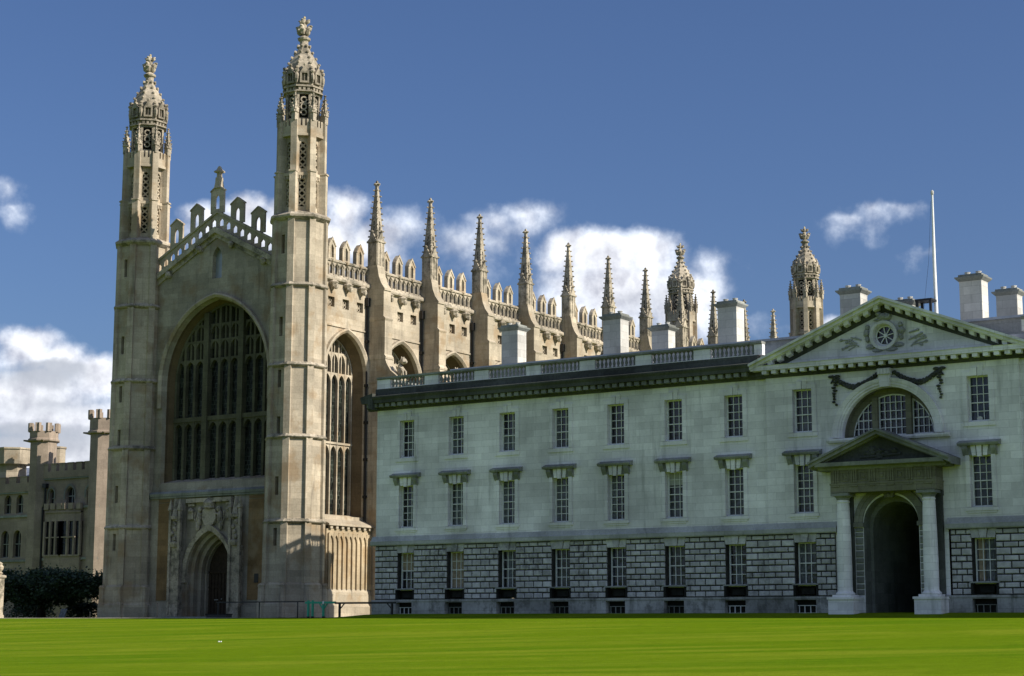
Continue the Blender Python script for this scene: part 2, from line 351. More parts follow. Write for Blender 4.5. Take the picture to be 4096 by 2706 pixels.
o = sheet('pavement', [99.2, 101, 104.9, 108, 113.5], [86.9, 88, 89.5, 91.2], SLABG, .016)

# ------------------------------------------------------------------ the chapel
G = 0.5
chapel = thing('gothic_chapel', 'long cream Gothic chapel with four tall turrets, rows of pinnacles and a huge west window', 'chapel', (105.2, 100.94, G))
CY = 100.94; XW = 105.2; YS = 91.4; YN = 110.48; XE = 198.4
S_, N_ = 92.15, 109.48
# ---- west wall with gable, great window and porch recess
f = WF(XW)
GH = 5.8; GC = 100.8; GS = 19.5; GR = 6.7
winhole = arch(GH, GS, GR, 12, GC, 11.35)
PH = 2.42; PC = 100.75; PSP = 4.0; PR = 3.35
porchhole = arch(PH, PSP, PR, 9, PC, G)
niche = arch(.52, 29.4, 1.0, 5, 100.9, 27.8)
mb = MB()
outer = [(93.6, G), (PC - PH, G)] + list(reversed(porchhole))[1:-1] + [(PC + PH, G), (108.2, G), (108.2, 28.25), (CY, 32.0), (93.6, 28.2)]
mb.poly(f, outer, [winhole, niche], 0.0)
rev2 = arch(5.46, GS, GR - .3, 12, GC, 11.35)
rev1 = arch(GH - .16, GS, GR - .14, 12, GC, 11.35)
mb.band(f, winhole, 0, rev1, .3)
mb.band(f, niche, 0, niche, .5)
p1 = arch(PH - .3, PSP, PR - .3, 9, PC, G); p2 = arch(PH - .62, PSP, PR - .62, 9, PC, G); p3 = arch(1.6, PSP + .2, 2.35, 9, PC + .1, G)
mb.band(f, porchhole, 0, porchhole, .35, False); mb.band(f, porchhole, .35, p1, .4, False); mb.band(f, p1, .4, p1, .85, False)
mb.band(f, p1, .85, p2, .9, False); mb.band(f, p2, .9, p2, 1.35, False); mb.band(f, p2, 1.35, p3, 1.4, False); mb.band(f, p3, 1.4, p3, 1.8, False)
wedge(mb, 93.9, 107.9, [(105.0, 10.3), (105.19, 11.3), (106.75, 11.75), (106.75, 10.3)])
mb.box(104.95, 105.19, 93.9, 98.1, G, 10.2); mb.box(104.95, 105.19, 103.45, 107.9, G, 10.2)
mb.box(104.7, 104.94, 94.0, 98.0, G, 1.5); mb.box(104.7, 104.94, 103.5, 107.8, G, 1.5)
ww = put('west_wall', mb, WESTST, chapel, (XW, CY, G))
mb = MB(); wedge(mb, 94.0, 107.8, [(104.72, 10.22), (104.66, 10.42), (104.95, 10.62), (105.0, 10.22)]); wedge(mb, 94.0, 107.8, [(104.8, 10.06), (104.76, 10.2), (104.98, 10.2), (104.98, 10.06)])
put('weathering_ledge', mb, SOOTM, chapel, (105, CY, 10.2))
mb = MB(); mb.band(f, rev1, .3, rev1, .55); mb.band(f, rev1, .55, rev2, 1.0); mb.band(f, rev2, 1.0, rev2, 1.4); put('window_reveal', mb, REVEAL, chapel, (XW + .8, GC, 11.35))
mb = MB(); mb.add([f(*p, .45) for p in rect(100.2, 101.6, 27.6, 30.6)], [(0, 1, 2, 3)])
put('niche_window', mb, DARK, chapel, (105.7, 100.9, 27.8))
# ochre wall panels either side of the porch
for y0, y1 in ((94.95, 96.5), (104.75, 106.35)):
    mb = MB(); mb.box(104.9, 104.948, y0, y1, 1.9, 9.7); mb.box(104.9, 104.948, y0, y1, 9.75, 10.0)
    put('wall_panel', mb, OCHRE, chapel, (104.9, (y0 + y1) / 2, 1.9))
mb = MB(); mb.box(104.86, 104.9, 95.35, 95.75, 3.2, 3.9); put('notice_board', mb, IRON, chapel, (104.88, 95.5, 3.2))
# gable parapet
def gl(y): return abs(y - CY) * .5
def slope_strip(mb, z0, z1, d0, d1, ya=93.8, yb=108.0):
    for a, b in ((ya, CY), (CY, yb)):
        mb.slab(f, [(a, z0 - gl(a)), (b, z0 - gl(b)), (b, z1 - gl(b)), (a, z1 - gl(a))], d0, d1)
mb = MB(); slope_strip(mb, 31.15, 31.55, -.12, .0); slope_strip(mb, 31.55, 32.02, -.38, .0)
for k in (-3, -1, 1, 3): mb.ell((104.95, CY + k * 1.75, 31.2 - abs(k) * .87), (.3, .28, .32), 7, 5, .25)
put('gable_cornice', mb, CARVE, chapel, (105.2, CY, 31))
mb = MB()
for sgn in (-1, 1):
    e = 93.85 if sgn < 0 else 107.95
    holes = []
    for k in range(9):
        y = CY + sgn * (.42 + .76 * k)
        if abs(y - CY) > 6.6: break
        b = 32.28 - gl(y); holes.append([(y - .25, b), (y + .25, b), (y + .25, b + .42), (y, b + .68), (y - .25, b + .42)])
    L = sorted([e, CY]); o_ = [(L[0], 32.03 - gl(L[0])), (L[1], 32.03 - gl(L[1])), (L[1], 33.2 - gl(L[1])), (L[0], 33.2 - gl(L[0]))]
    mb.slab(f, o_, -.06, .1, holes)
slope_strip(mb, 33.2, 33.4, -.16, .2)
gp = put('gable_parapet', mb, CREAM, chapel, (105.2, CY, 32))
for y, wd, zb, zt in ((105.55, .68, 30.9, 33.2), (103.3, .68, 32.0, 34.2), (101.02, .72, 33.2, 35.5), (98.77, .72, 32.1, 34.15), (96.5, .72, 31.0, 33.1)):
    mb = MB(); c = y; o_ = [(c - wd, zb), (c + wd, zb), (c + wd, zt - .5), (c, zt), (c - wd, zt - .5)]
    mb.slab(f, o_, -.08, .12, [arch(.26, zt - 1.15, .4, 3, c, zt - 1.95)])
    for s in (-1, 1): mb.slab(f, [(c, zt), (c, zt + .12), (c + s * (wd + .05), zt - .38), (c + s * (wd + .05), zt - .5)], -.13, .17)
    put('merlon', mb, CREAM, gp, (105.2, c, zb))
mb = MB(); mb.sq(105.3, 101.02, [(.3, 35.3), (.24, 35.75), (.22, 36.2), (.16, 36.25), (.15, 36.55), (.3, 36.62), (.34, 36.72), (.16, 36.9), (.1, 37.12), (.02, 37.2)])
put('finial', mb, CREAM, gp, (105.3, 101.02, 35.4))

# ---- window builder (lights, mullions, transom, tracery, glass)
def gothic_window(parent, tm, fn, origin, c, half, sill, spring, rise, lights, groups, transom, heads, depth, gdepth, mw, big, hood=None, sub2=True):
    mb = MB(); o_ = arch(half, spring, rise, 12, c, sill)
    if hood:
        hw, ho, hs = hood
        A = arch(hw, spring, ho, 12, c, hs); B = arch(hw + .34, spring, ho + .34, 12, c, hs); B2 = arch(hw + .2, spring, ho + .2, 12, c, hs)
        hm = MB(); hm.band(fn, A, 0, A, -.2, False); hm.band(fn, A, -.2, B2, -.36, False); hm.band(fn, B2, -.36, B, -.3, False); hm.band(fn, B, -.3, B, -.02, False)
        root = put('window', hm, CREAM, parent, origin)
    gm = MB(); gm.poly(fn, o_, [], gdepth)
    put('glass', gm, LEADED, root, origin)
    xs_ = []; wid = 2 * half; n = lights
    step = (wid - big * (groups - 1)) / n
    x = c - half; edges = []
    for k in range(n):
        edges.append((x, x + step)); x += step
        if k < n - 1:
            if (k + 1) % (n // groups) == 0 and groups > 1: xs_.append((x + big / 2, big)); x += big
            else: xs_.append((x, mw))
    for xm, wm in xs_:
        top = archz(xm - c, half, spring, rise) - .05
        mb.slab(fn, rect(xm - wm / 2, xm + wm / 2, sill, top), depth - (.18 if wm == big and groups > 1 else 0), gdepth)
    mb.band(fn, arch(half, spring, rise, 12, c, sill), depth, arch(half - mw * .8, spring, rise - mw * .8, 12, c, sill + .1), depth + .02)
    mb.band(fn, arch(half - mw * .8, spring, rise - mw * .8, 12, c, sill + .1), depth + .02, arch(half - mw * .8, spring, rise - mw * .8, 12, c, sill + .1), gdepth)
    if transom: mb.slab(fn, rect(c - half, c + half, transom, transom + mw * 1.5), depth - .08, gdepth)
    for (a, b) in edges:
        xc = (a + b) / 2; hh = (b - a) / 2 - mw * .25
        for zt in ([transom] if transom else []) + list(heads):
            if zt + .1 > archz(xc - c, half, spring, rise): continue
            A = arch(hh - .05, zt - .75, .62, 4, xc); B = [(xc + hh, zt - .75), (xc + hh, zt), (xc - hh, zt), (xc - hh, zt - .75)]
            pl = [(xc + hh, zt - .75), (xc + hh, zt)] + [(xc - hh, zt), (xc - hh, zt - .75)] + list(reversed(A))
            mb.slab(fn, pl, depth + .03, gdepth)
        if sub2 and heads:
            z0 = heads[0]; z1 = archz(xc - c, half, spring, rise) - .05
            if z1 > z0 + .3: mb.slab(fn, rect(xc - mw * .35, xc + mw * .35, z0, z1), depth + .08, gdepth)
    put('tracery', mb, tm, root, origin)
    return root
gothic_window(chapel, MULL, f, (XW, GC, 11.35), GC, 5.46, 11.5, GS, GR - .3, 9, 3, 16.35, (21.45, 23.0, 24.3), 1.02, 1.38, .24, .54, (GH, GR, 17.5))
# ---- west door and its carved surround
mb = MB(); mb.poly(f, arch(1.65, PSP + .2, 2.4, 8, PC + .1, G), [], 1.72)
for k in range(9): mb.box(XW + 1.66, XW + 1.72, PC - 1.45 + k * .36, PC - 1.2 + k * .36, G + .1, 4.0)
mb.box(XW + 1.6, XW + 1.7, PC - 1.5, PC + 1.7, 4.05, 4.22); mb.box(XW + 1.6, XW + 1.7, PC - 1.5, PC + 1.7, 2.9, 2.98)
dr = put('door', mb, WOODD, chapel, (XW + 1.7, PC, G))
mb = MB(); mb.ell((XW + 1.6, PC + .2, 2.0), (.06, .06, .06)); mb.box(XW + 1.6, XW + 1.66, PC - .9, PC - .5, 1.92, 1.97); mb.box(XW + 1.6, XW + 1.66, PC + .6, PC + 1.0, 1.92, 1.97); put('handle', mb, PORTW, dr, (XW + 1.6, PC, 2))
mb = MB()
A = arch(PH + .02, PSP, PR + .02, 10, PC, 3.3); B = arch(PH + .34, PSP, PR + .5, 10, PC, 3.3)
mb.band(f, A, -.26, B, -.36, False); mb.band(f, B, -.36, B, 0, False); mb.band(f, A, 0, A, -.26, False)
mb.box(104.8, 105.19, 98.3, 103.25, 9.62, 9.95)
put('door_arch', mb, CARVE, chapel, (104.9, PC, G))
for y in (103.95, 97.45):
    mb = MB(); mb.box(104.35, 104.95, y - .5, y + .5, G, 1.6); mb.box(104.45, 104.95, y - .42, y + .42, 1.6, 6.1)
    for s in (-1, 1): mb.box(104.3, 104.5, y + s * .5 - .12, y + s * .5 + .12, G, 9.0); mb.sq(104.4, y + s * .5, [(.14, 9.0), (.18, 9.05), (.02, 9.95)])
    mb.lathe(104.42, y, [(.3, 6.1), (.42, 6.35), (.42, 6.5), (.2, 6.55)], 8); mb.box(104.42, 104.9, y - .3, y + .3, 6.6, 8.4)
    mb.oct(104.42, y, [(.36, 8.3), (.4, 8.55), (.26, 8.6), (.12, 9.6), (.02, 10.0)])
    for k in range(5): mb.ell((104.32, y + rnd.uniform(-.25, .25), 6.8 + k * .38), (.14, .16, .2), 6, 4, .3)
    put('niche_pier', mb, CARVE, chapel, (104.6, y, G))
mb = MB(); sh = [(100.1, 9.05), (101.45, 9.05), (101.5, 8.3), (101.25, 7.85), (100.77, 7.62), (100.3, 7.85), (100.05, 8.3)]
mb.slab(f, sh, -.3, 0); 
ca = put('coat_of_arms', mb, CARVE, chapel, (105.1, PC, 8.5))
mb = MB(); mb.lathe(104.95, 100.78, [(.42, 9.1), (.48, 9.2), (.42, 9.3), (.5, 9.55), (.34, 9.8), (.1, 9.95)], 9); mb.ell((104.95, 100.78, 10.0), (.1, .1, .1)); put('crown', mb, CARVE, ca, (105, 100.78, 9.2))
for s in (-1, 1):
    mb = MB(); y = 100.78 + s * 1.12
    mb.ell((105, y, 8.35), (.22, .26, .62), 8, 6, .15); mb.ell((104.95, y - s * .1, 9.05), (.2, .2, .24), 7, 5, .15); mb.ell((105, y + s * .12, 7.75), (.2, .2, .42), 7, 5, .15)
    mb.tube([(105, y, 8.6), (104.95, y - s * .45, 8.7)], .08); mb.tube([(105, y + s * .2, 7.9), (105, y + s * .5, 8.3), (105, y + s * .42, 8.9)], .06)
    put('supporter', mb, CARVE, ca, (105, y, 8.4))
    mb = MB(); y = 100.78 + s * 2.05
    mb.box(104.95, 105.19, y - .3, y + .3, 8.3, 8.85); mb.lathe(105.0, y, [(.2, 8.85), (.26, 9.0), (.14, 9.15), (.02, 9.25)], 7); mb.box(105.0, 105.19, y - .34, y + .34, 9.35, 9.55)
    put('carved_badge', mb, CARVE, chapel, (105, y, 8.5))
mb = MB(); mb.box(103.6, 105.3, 97.6, 104.0, .3, .62); mb.box(103.2, 103.6, 97.3, 104.3, .3, .55); put('door_step', mb, SOOTM, chapel, (104, PC, .4))

# ---- turrets
SLITS = [(9.75, 11.15), (5.9, 7.25), (14.4, 15.75), (18.0, 19.35), (22.0, 23.5), (28.5, 30.0)]
STG = [(G, 1.55, 2.5), (1.55, 3.0, 2.34), (3.0, 7.75, 2.14), (7.75, 14.2, 2.08), (14.2, 19.75, 2.04), (19.75, 26.0, 2.0), (26.0, 31.5, 1.96)]
def turret(cx, cy):
    mb = MB(); tt = math.tan(math.pi / 8)
    for z0, z1, a in STG:
        for k in range(8):
            fn = OF(cx, cy, a, k); h = a * tt
            hs = [rect(-.17, .17, p, q) for p, q in SLITS if z0 < p and q < z1] if k in (4, 6) and a < 2.3 else []
            if k == 6: hs = []
            mb.poly(fn, rect(-h, h, z0, z1), hs, 0)
            for q in hs: mb.band(fn, q, 0, q, .5)
            if z0 > 2 :
                ph = (k + .5) * math.pi / 4; c, s_ = math.cos(ph), math.sin(ph); ro = a / math.cos(math.pi / 8) + .11
                mb.loft([[(cx + r * c - q * s_, cy + r * s_ + q * c, z) for r, q in ((a - .2, -.26), (ro, -.26), (ro, .26), (a - .2, .26))] for z in (z0, z1 - .12)])
        if z0 < 3:
            mb.oct(cx, cy, [(a, z1 - .02), (a - .05, z1 - .02), (a - .3, z1 + .28)])
        if 1 < z0 < 2:
            for k in range(8):
                ph = (k + .5) * math.pi / 4; r = a / math.cos(math.pi / 8); x, y = cx + r * math.cos(ph), cy + r * math.sin(ph)
                mb.lathe(x, y, [(.34, G), (.34, 1.6), (.28, 1.75), (.25, 2.8), (.3, 2.95), (.2, 3.1)], 8, ph)
    core = 1.45
    for k in range(8):
        fn = OF(cx, cy, core, k); h = core * tt + .02
        hs = [arch(.27, 34.15, .4, 4, 0, 32.3), arch(.27, 37.15, .4, 4, 0, 35.35)]
        mb.poly(fn, rect(-h, h, 31.4, 38.9), hs, 0)
        for q in hs: mb.band(fn, q, 0, q, .32); mb.poly(fn, q, [], .32)
        mb.slab(fn, rect(-h, h, 34.78, 35.02), -.16, .1); mb.slab(fn, rect(-h, h, 31.4, 31.75), -.22, .1)
        mb.slab(fn, rect(-h, h, 37.95, 38.15), -.36, .1); mb.slab(fn, rect(-h, h, 38.15, 38.75), -.3, .1)
        for s in (-1, 1):
            mb.slab(fn, rect(s * .36 - .035, s * .36 + .035, 32.1, 34.7), -.06, .05); mb.slab(fn, rect(s * .36 - .035, s * .36 + .035, 35.15, 37.8), -.06, .05)
        for j in (-1, 0, 1): mb.slab(fn, rect(j * .34 - .1, j * .34 + .1, 38.75, 39.3), -.3, -.05)
        for j in range(-3, 4): mb.slab(fn, rect(j * .17 - .04, j * .17 + .04, 34.5, 34.76), -.14, .02)
        ph = (k + .5) * math.pi / 4; c, s = math.cos(ph), math.sin(ph)
        for r0_, r1_, z0, z1 in ((1.2, 2.12, 31.3, 35.0), (1.2, 2.0, 35.0, 39.2)):
            hw = .25
            mb.loft([[(cx + r * c - q * s, cy + r * s + q * c, z) for r, q in ((r0_, -hw), (r1_, -hw), (r1_, hw), (r0_, hw))] for z in (z0, z1)])
        mb.loft([[(cx + r * c - q * s, cy + r * s + q * c, z) for r, q in ((1.45, -.29), (2.2, -.29), (2.2, .29), (1.45, .29))] for z in (35.0, 35.12)])
    body = put('turret', mb, CREAM, chapel, (cx, cy, G))
    mb = MB()
    for i, z in enumerate((7.75, 14.2, 19.75, 26.0)):
        a = STG[3 + i][2]; b = STG[2 + i][2]; mb = MB()
        mb.oct(cx, cy, [(b + .02, z - .2), (b + .2, z - .1), (b + .26, z - .02), (a + .15, z + .2), (a - .1, z + .22)])
        put('string_course', mb, CARVE, body, (cx, cy, z))
    mb = MB(); mb.oct(cx, cy, [(2.05, 31.15), (2.3, 31.35), (2.33, 31.5), (2.05, 31.72), (1.5, 31.95)])
    put('string_course', mb, CARVE, body, (cx, cy, 31.3))
    for k in range(8):
        fn = OF(cx, cy, core, k)
        for zb in (32.35, 35.4):
            mb = MB()
            for j in range(4):
                z = zb + j * .52
                mb.bar(fn, (-.28, z), (.28, z + .5), .12, .08, .2); mb.bar(fn, (.28, z), (-.28, z + .5), .12, .08, .2)
            put('lattice', mb, CREAM, body, fn(0, zb, 0))
    mb = MB()
    for k in range(8):
        fn = OF(cx, cy, core, k)
        for zb, zt in ((32.3, 34.6), (35.35, 37.6)): mb.add([fn(-.3, zb, .3), fn(.3, zb, .3), fn(.3, zt, .3), fn(-.3, zt, .3)], [(0, 1, 2, 3)])
    for k in (4,):
        for p, q in SLITS:
            a = [s[2] for s in STG if s[0] < p and q < s[1]][0]; fn = OF(cx, cy, a, k)
            mb.add([fn(-.17, p, .48), fn(.17, p, .48), fn(.17, q, .48), fn(-.17, q, .48)], [(0, 1, 2, 3)])
    put('dark_opening', mb, DARK, body, (cx, cy, 34))
    # lantern with pierced circles
    mb = MB(); a = 1.34; h = a * tt
    for k in range(8):
        fn = OF(cx, cy, a, k); ho = rect(-.36, .36, 39.5, 41.45)
        mb.poly(fn, rect(-h, h, 38.8, 42.0), [ho], 0); mb.band(fn, ho, 0, ho, .2)
        for zc in (41.0, 40.42, 39.95):
            C = [(.27 * math.cos(2 * math.pi * i / 10), zc + .27 * math.sin(2 * math.pi * i / 10)) for i in range(10)]; D = [(x * .6, zc + (z - zc) * .6) for x, z in C]
            mb.band(fn, C, .04, D, .04); mb.band(fn, D, .04, D, .18)
        mb.bar(fn, (-.3, 40.7), (.3, 40.7), .1, .05, .15)
        mb.slab(fn, rect(-h - .12, h + .12, 41.62, 41.72), -.2, .1); mb.slab(fn, rect(-h - .1, h + .1, 42.0, 42.14), -.22, .1)
        for j in (-1, 0, 1): mb.slab(fn, rect(j * .34 - .1, j * .34 + .1, 41.74, 41.98), -.15, .02)
    put('lantern', mb, CARVE, body, (cx, cy, 39))
    mb = MB(); mb.oct(cx, cy, [(1.08, 38.9), (1.08, 42.0)]); put('dark_opening', mb, DARK, body, (cx, cy, 40))
    mb = MB(); prof = [(1.4, 42.05), (1.38, 42.9), (1.33, 43.5), (1.18, 44.05), (.92, 44.6), (.62, 45.1), (.4, 45.6), (.32, 46.05)]
    mb.oct(cx, cy, prof)
    for k in range(8):
        fn = OF(cx, cy, 1.4, k)
        mb.slab(fn, [(-.36, 42.3), (.36, 42.3), (.36, 43.15), (0, 43.7), (-.36, 43.15)], -.2, .3, [rect(-.22, .22, 42.45, 43.1)]); mb.slab(fn, rect(-.02, .02, 42.45, 43.1), -.12, 0)
        ph = (k + .5) * math.pi / 4
        mb.ell((cx + 1.62 * math.cos(ph), cy + 1.62 * math.sin(ph), 42.75), (.16, .16, .5), 6, 5, .25); mb.ell((cx + 1.62 * math.cos(ph), cy + 1.62 * math.sin(ph), 43.3), (.2, .2, .16), 6, 4, .25)
        for r, z in ((1.5, 43.62), (1.3, 44.1), (1.03, 44.62), (.74, 45.15), (.5, 45.7)):
            mb.ell((cx + r * math.cos(ph), cy + r * math.sin(ph), z), (.12, .12, .13), 6, 4, .3)
        mb.ell((cx + 1.52 * math.cos(k * math.pi / 4), cy + 1.52 * math.sin(k * math.pi / 4), 43.78), (.12, .12, .16), 6, 4, .3)
    put('dome', mb, CARVE, body, (cx, cy, 42))
    mb = MB(); mb.lathe(cx, cy, [(.33, 46.0), (.36, 46.15), (.5, 46.25), (.54, 46.38), (.36, 46.5), (.2, 46.62), (.2, 47.7), (.12, 48.0), (.03, 48.2)], 10)
    for n_, zc, rr, sz in ((4, 46.95, .34, .32), (4, 47.25, .46, .24), (4, 47.78, .28, .2)):
        for i in range(n_):
            ph = 2 * math.pi * i / n_ + .3; mb.ell((cx + rr * math.cos(ph), cy + rr * math.sin(ph), zc), (sz * .8, sz * .8, sz), 6, 5, .35)
            mb.ell((cx + (rr + .14) * math.cos(ph), cy + (rr + .14) * math.sin(ph), zc + .12), (sz * .5, sz * .5, sz * .4), 6, 4, .35)
    mb.mi = 1; mb.ell((cx, cy, 48.15), (.11, .11, .12))
    put('finial', mb, [CARVE, GILT], body, (cx, cy, 46.2))
    pm = None
    for k in range(8):
        ph = (k + .5) * math.pi / 4; x, y = cx + 1.86 * math.cos(ph), cy + 1.86 * math.sin(ph)
        if pm is None:
            mb = MB(); mb.sq(x, y, [(.19, 39.15), (.19, 40.0), (.25, 40.05), (.2, 40.15), (.15, 40.35), (.04, 41.45), (.1, 41.5), (.02, 41.6)])
            for i in range(4):
                a2 = i * math.pi / 2 + math.pi / 4
                for z in (40.25, 40.55, 40.85, 41.15): r = .3 - (z - 40.25) * .2; mb.ell((x + r * math.cos(a2), y + r * math.sin(a2), z), (.07, .07, .07), 5, 4, .3)
                mb.slab(lambda u, v, d, q=i: (x + math.cos(q * math.pi / 2) * (.2 - d) - math.sin(q * math.pi / 2) * u, y + math.sin(q * math.pi / 2) * (.2 - d) + math.cos(q * math.pi / 2) * u, v), [(-.2, 39.8), (.2, 39.8), (0, 40.35)], -.06, .05)
            pm = put('pinnacle', mb, CARVE, body, (x, y, 39.2))
        else: dup(pm, body, (x, y, 39.2))
    return body
t0 = turret(XW + .08, S_)
for p in ((XW + .08, N_), (XE, S_), (XE, N_)): dup(t0, chapel, (p[0], p[1], G))

# ---- nave: south wall with windows, vents; buttresses, parapets
BX = [113.34 + 7.335 * i for i in range(11)]
bays = [(107.3, BX[0] - .46)] + [(BX[i] + .46, BX[i + 1] - .46) for i in range(10)] + [(BX[10] + .46, 196.2)]
fs = SF(YS); mb = MB()
SH, SSP, SRI = 2.55, 19.75, 3.35
centres = []
for i, (a, b) in enumerate(bays):
    c = (a + b) / 2 + (.05 if i == 0 else .25 if i < 11 else 0); centres.append(c)
    A, B = a - (2.1 if i == 0 else .5), b + (.5 if i < 11 else 2.2)
    hw = arch(SH, SSP, SRI, 10, c, 8.45); vents = [rect(c + k * 1.8 - .4, c + k * 1.8 + .4, 25.0, 25.8) for k in (-1, 0, 1)]
    mb.poly(fs, rect(A, B, G, 27.15), [hw] + vents, 0)
    iv = arch(SH - .32, SSP, SRI - .3, 10, c, 8.45)
    mb.band(fs, hw, 0, hw, .18)
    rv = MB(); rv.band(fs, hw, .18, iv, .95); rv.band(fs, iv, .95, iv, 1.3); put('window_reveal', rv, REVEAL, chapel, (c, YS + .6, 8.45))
    for q in vents: mb.band(fs, q, 0, q, .6)
    wedgex(mb, a, b, [(YS - 1.1, 7.6), (YS - 1.06, 7.75), (YS + .9, 8.6), (YS + .9, 7.6)])
    gw = MB(); gw.box(a + .004, b - .004, YS - .8, YS - .01, G, 7.35)
    for k in range(10): q = a + .2 + k * (b - a - .4) / 9; gw.box(q - .055, q + .055, YS - .95, YS - .79, 2.7, 7.0)
    for k in range(9): q = a + .2 + (k + .5) * (b - a - .4) / 9; fz = SF(YS - .93); hw2 = (b - a - .4) / 18 - .05; gw.slab(fz, [(q + hw2, 6.4), (q + hw2, 7.05), (q - hw2, 7.05), (q - hw2, 6.4)] + list(reversed(arch(hw2 - .03, 6.4, .45, 4, q))), 0, .14)
    put('panelled_base', gw, GOLD, chapel, (c, YS - .8, G))
    wedgex(mb, a, b, [(YS - .95, 2.35), (YS - .95, 2.5), (YS - .8, 2.75), (YS - .7, 2.35)]); mb.box(a, b, YS - 1.0, YS - .7, 1.62, 2.35); wedgex(mb, a, b, [(YS - 1.15, G), (YS - 1.15, 1.4), (YS - 1.0, 1.62), (YS - .7, 1.62), (YS - .7, G)])
    for k in range(8): mb.box(a + .25 + k * .68, a + .55 + k * .68, YS - 1.0, YS - .78, 7.36, 7.58)
    mb.box(a, b, YS - .1, YS + .1, 23.44, 23.58)
put('south_wall', mb, CREAM, chapel, (150, YS, G))
mb = MB(); mb.box(XW + .5, XE, YN - .4, YN, G, 28.6); mb.box(XE - .5, XE, YS, YN, G, 31); put('north_wall', mb, CREAM, chapel, (150, YN, G))
mb = MB(); mb.loft([[(XW + .4, YS + 1, 27.6), (XW + .4, CY, 30.8), (XW + .4, YN - 1, 27.6)], [(XE - .4, YS + 1, 27.6), (XE - .4, CY, 30.8), (XE - .4, YN - 1, 27.6)]]); put('roof', mb, LEAD, chapel, (150, CY, 27.6))
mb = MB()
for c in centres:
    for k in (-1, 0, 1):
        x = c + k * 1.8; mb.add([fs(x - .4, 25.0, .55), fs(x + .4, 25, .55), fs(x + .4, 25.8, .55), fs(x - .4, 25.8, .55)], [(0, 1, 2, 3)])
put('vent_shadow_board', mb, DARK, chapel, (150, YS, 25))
first = None
for i, c in enumerate(centres):
    o_ = (c, YS, 8.45)
    if first is None: first = gothic_window(chapel, CREAM, fs, o_, c, SH - .35, 8.5, SSP, SRI - .34, 5, 1, 14.2, (19.95, 21.6), 1.0, 1.28, .115, .115, (SH, SRI, 19.0), True); vm = None
    else: dup(first, chapel, o_)
    for k in (-1, 0, 1):
        x = c + k * 1.8
        if vm is None:
            mb = MB()
            for q in range(4):
                ax, azz = x + .17 * math.cos(q * math.pi / 2 + .78), 25.4 + .17 * math.sin(q * math.pi / 2 + .78)
                C = [(ax + .2 * math.cos(2 * math.pi * j / 8), azz + .2 * math.sin(2 * math.pi * j / 8)) for j in range(8)]; D = [(ax + (p - ax) * .6, azz + (z - azz) * .6) for p, z in C]
                D = [(ax + (p - ax) * .72, azz + (z - azz) * .72) for p, z in C]; mb.band(fs, C, .25, D, .25); mb.band(fs, D, .25, D, .32)
            vm = put('vent_tracery', mb, CREAM, chapel, (x, YS, 25.4))
            mb = MB(); mb.ell((x, YS - .22, 26.82), (.36, .36, .32), 7, 5, .3); mb.ell((x + .05, YS - .4, 26.6), (.2, .24, .26), 6, 5, .3); mb.loft([[(x - .3, YS, 26.75), (x + .3, YS, 26.75), (x + .25, YS - .4, 26.75), (x - .25, YS - .4, 26.75)], [(x - .02, YS, 26.2), (x + .02, YS, 26.2), (x + .02, YS - .05, 26.2), (x - .02, YS - .05, 26.2)]])
            cm = put('carved_corbel', mb, CARVE, chapel, (x, YS, 26.8))
        else: dup(vm, chapel, (x, YS, 25.4)); dup(cm, chapel, (x, YS, 26.8))
def parapet(a, b, c):
    mb = MB()
    wedgex(mb, a, b, [(YS, 27.0), (YS - .3, 27.12), (YS - .34, 27.25), (YS - .3, 27.42), (YS - .02, 27.56), (YS + .3, 27.56), (YS + .3, 27.0)])
    n = int((b - a) / .585); st = (b - a) / n
    hs = []
    for k in range(n):
        x = a + (k + .5) * st; hs.append([(x - .17, 27.66), (x + .17, 27.66), (x + .17, 28.2), (x + .1, 28.38), (x, 28.5), (x - .1, 28.38), (x - .17, 28.2)])
    mb.slab(fs, rect(a, b, 27.56, 28.66), 0, .25, hs)
    wedgex(mb, a, b, [(YS - .1, 28.66), (YS - .12, 28.76), (YS + .1, 28.92), (YS + .36, 28.8), (YS + .36, 28.66)])
    for k in range(n): mb.tube([(a + k * st, YS - .04, 27.6), (a + k * st, YS - .04, 28.3), (a + (k + .5) * st, YS - .04, 28.6), (a + (k + 1) * st, YS - .04, 28.3)], .05, 4)
    p = put('parapet', mb, CARVE, chapel, (c, YS, 27.0)); ml = None
    for k in (-1, 0, 1):
        x = c + k * 1.76
        if ml is None:
            mb = MB(); wd = .47
            mb.slab(fs, [(x - wd, 28.7), (x + wd, 28.7), (x + wd, 29.95), (x + wd * .6, 30.3), (x, 30.6), (x - wd * .6, 30.3), (x - wd, 29.95)], -.02, .36, [[(x - .2, 28.95), (x + .2, 28.95), (x + .2, 29.75), (x, 30.05), (x - .2, 29.75)]])
            mb.slab(fs, [(x - .035, 28.95), (x + .035, 28.95), (x + .035, 29.9), (x - .035, 29.9)], .08, .2)
            mb.slab(fs, [(x - wd - .04, 29.9), (x - wd + .1, 29.9), (x, 30.42), (x + wd - .1, 29.9), (x + wd + .04, 29.9), (x, 30.66)], -.08, .0)
            mb.ell((x, YS - .12, 28.75), (.16, .14, .2), 6, 4, .3)
            ml = put('merlon', mb, CREAM, p, (x, YS, 28.7))
        else: dup(ml, p, (x, YS, 28.7))
    return p
p1_ = parapet(bays[0][0], bays[0][1] + .1, bays[0][0] * .5 + bays[0][1] * .5); p2_ = parapet(bays[1][0] - .1, bays[1][1] + .1, sum(bays[1]) / 2)
for a, b in bays[2:]: dup(p2_, chapel, ((a + b) / 2, YS, 27.0))
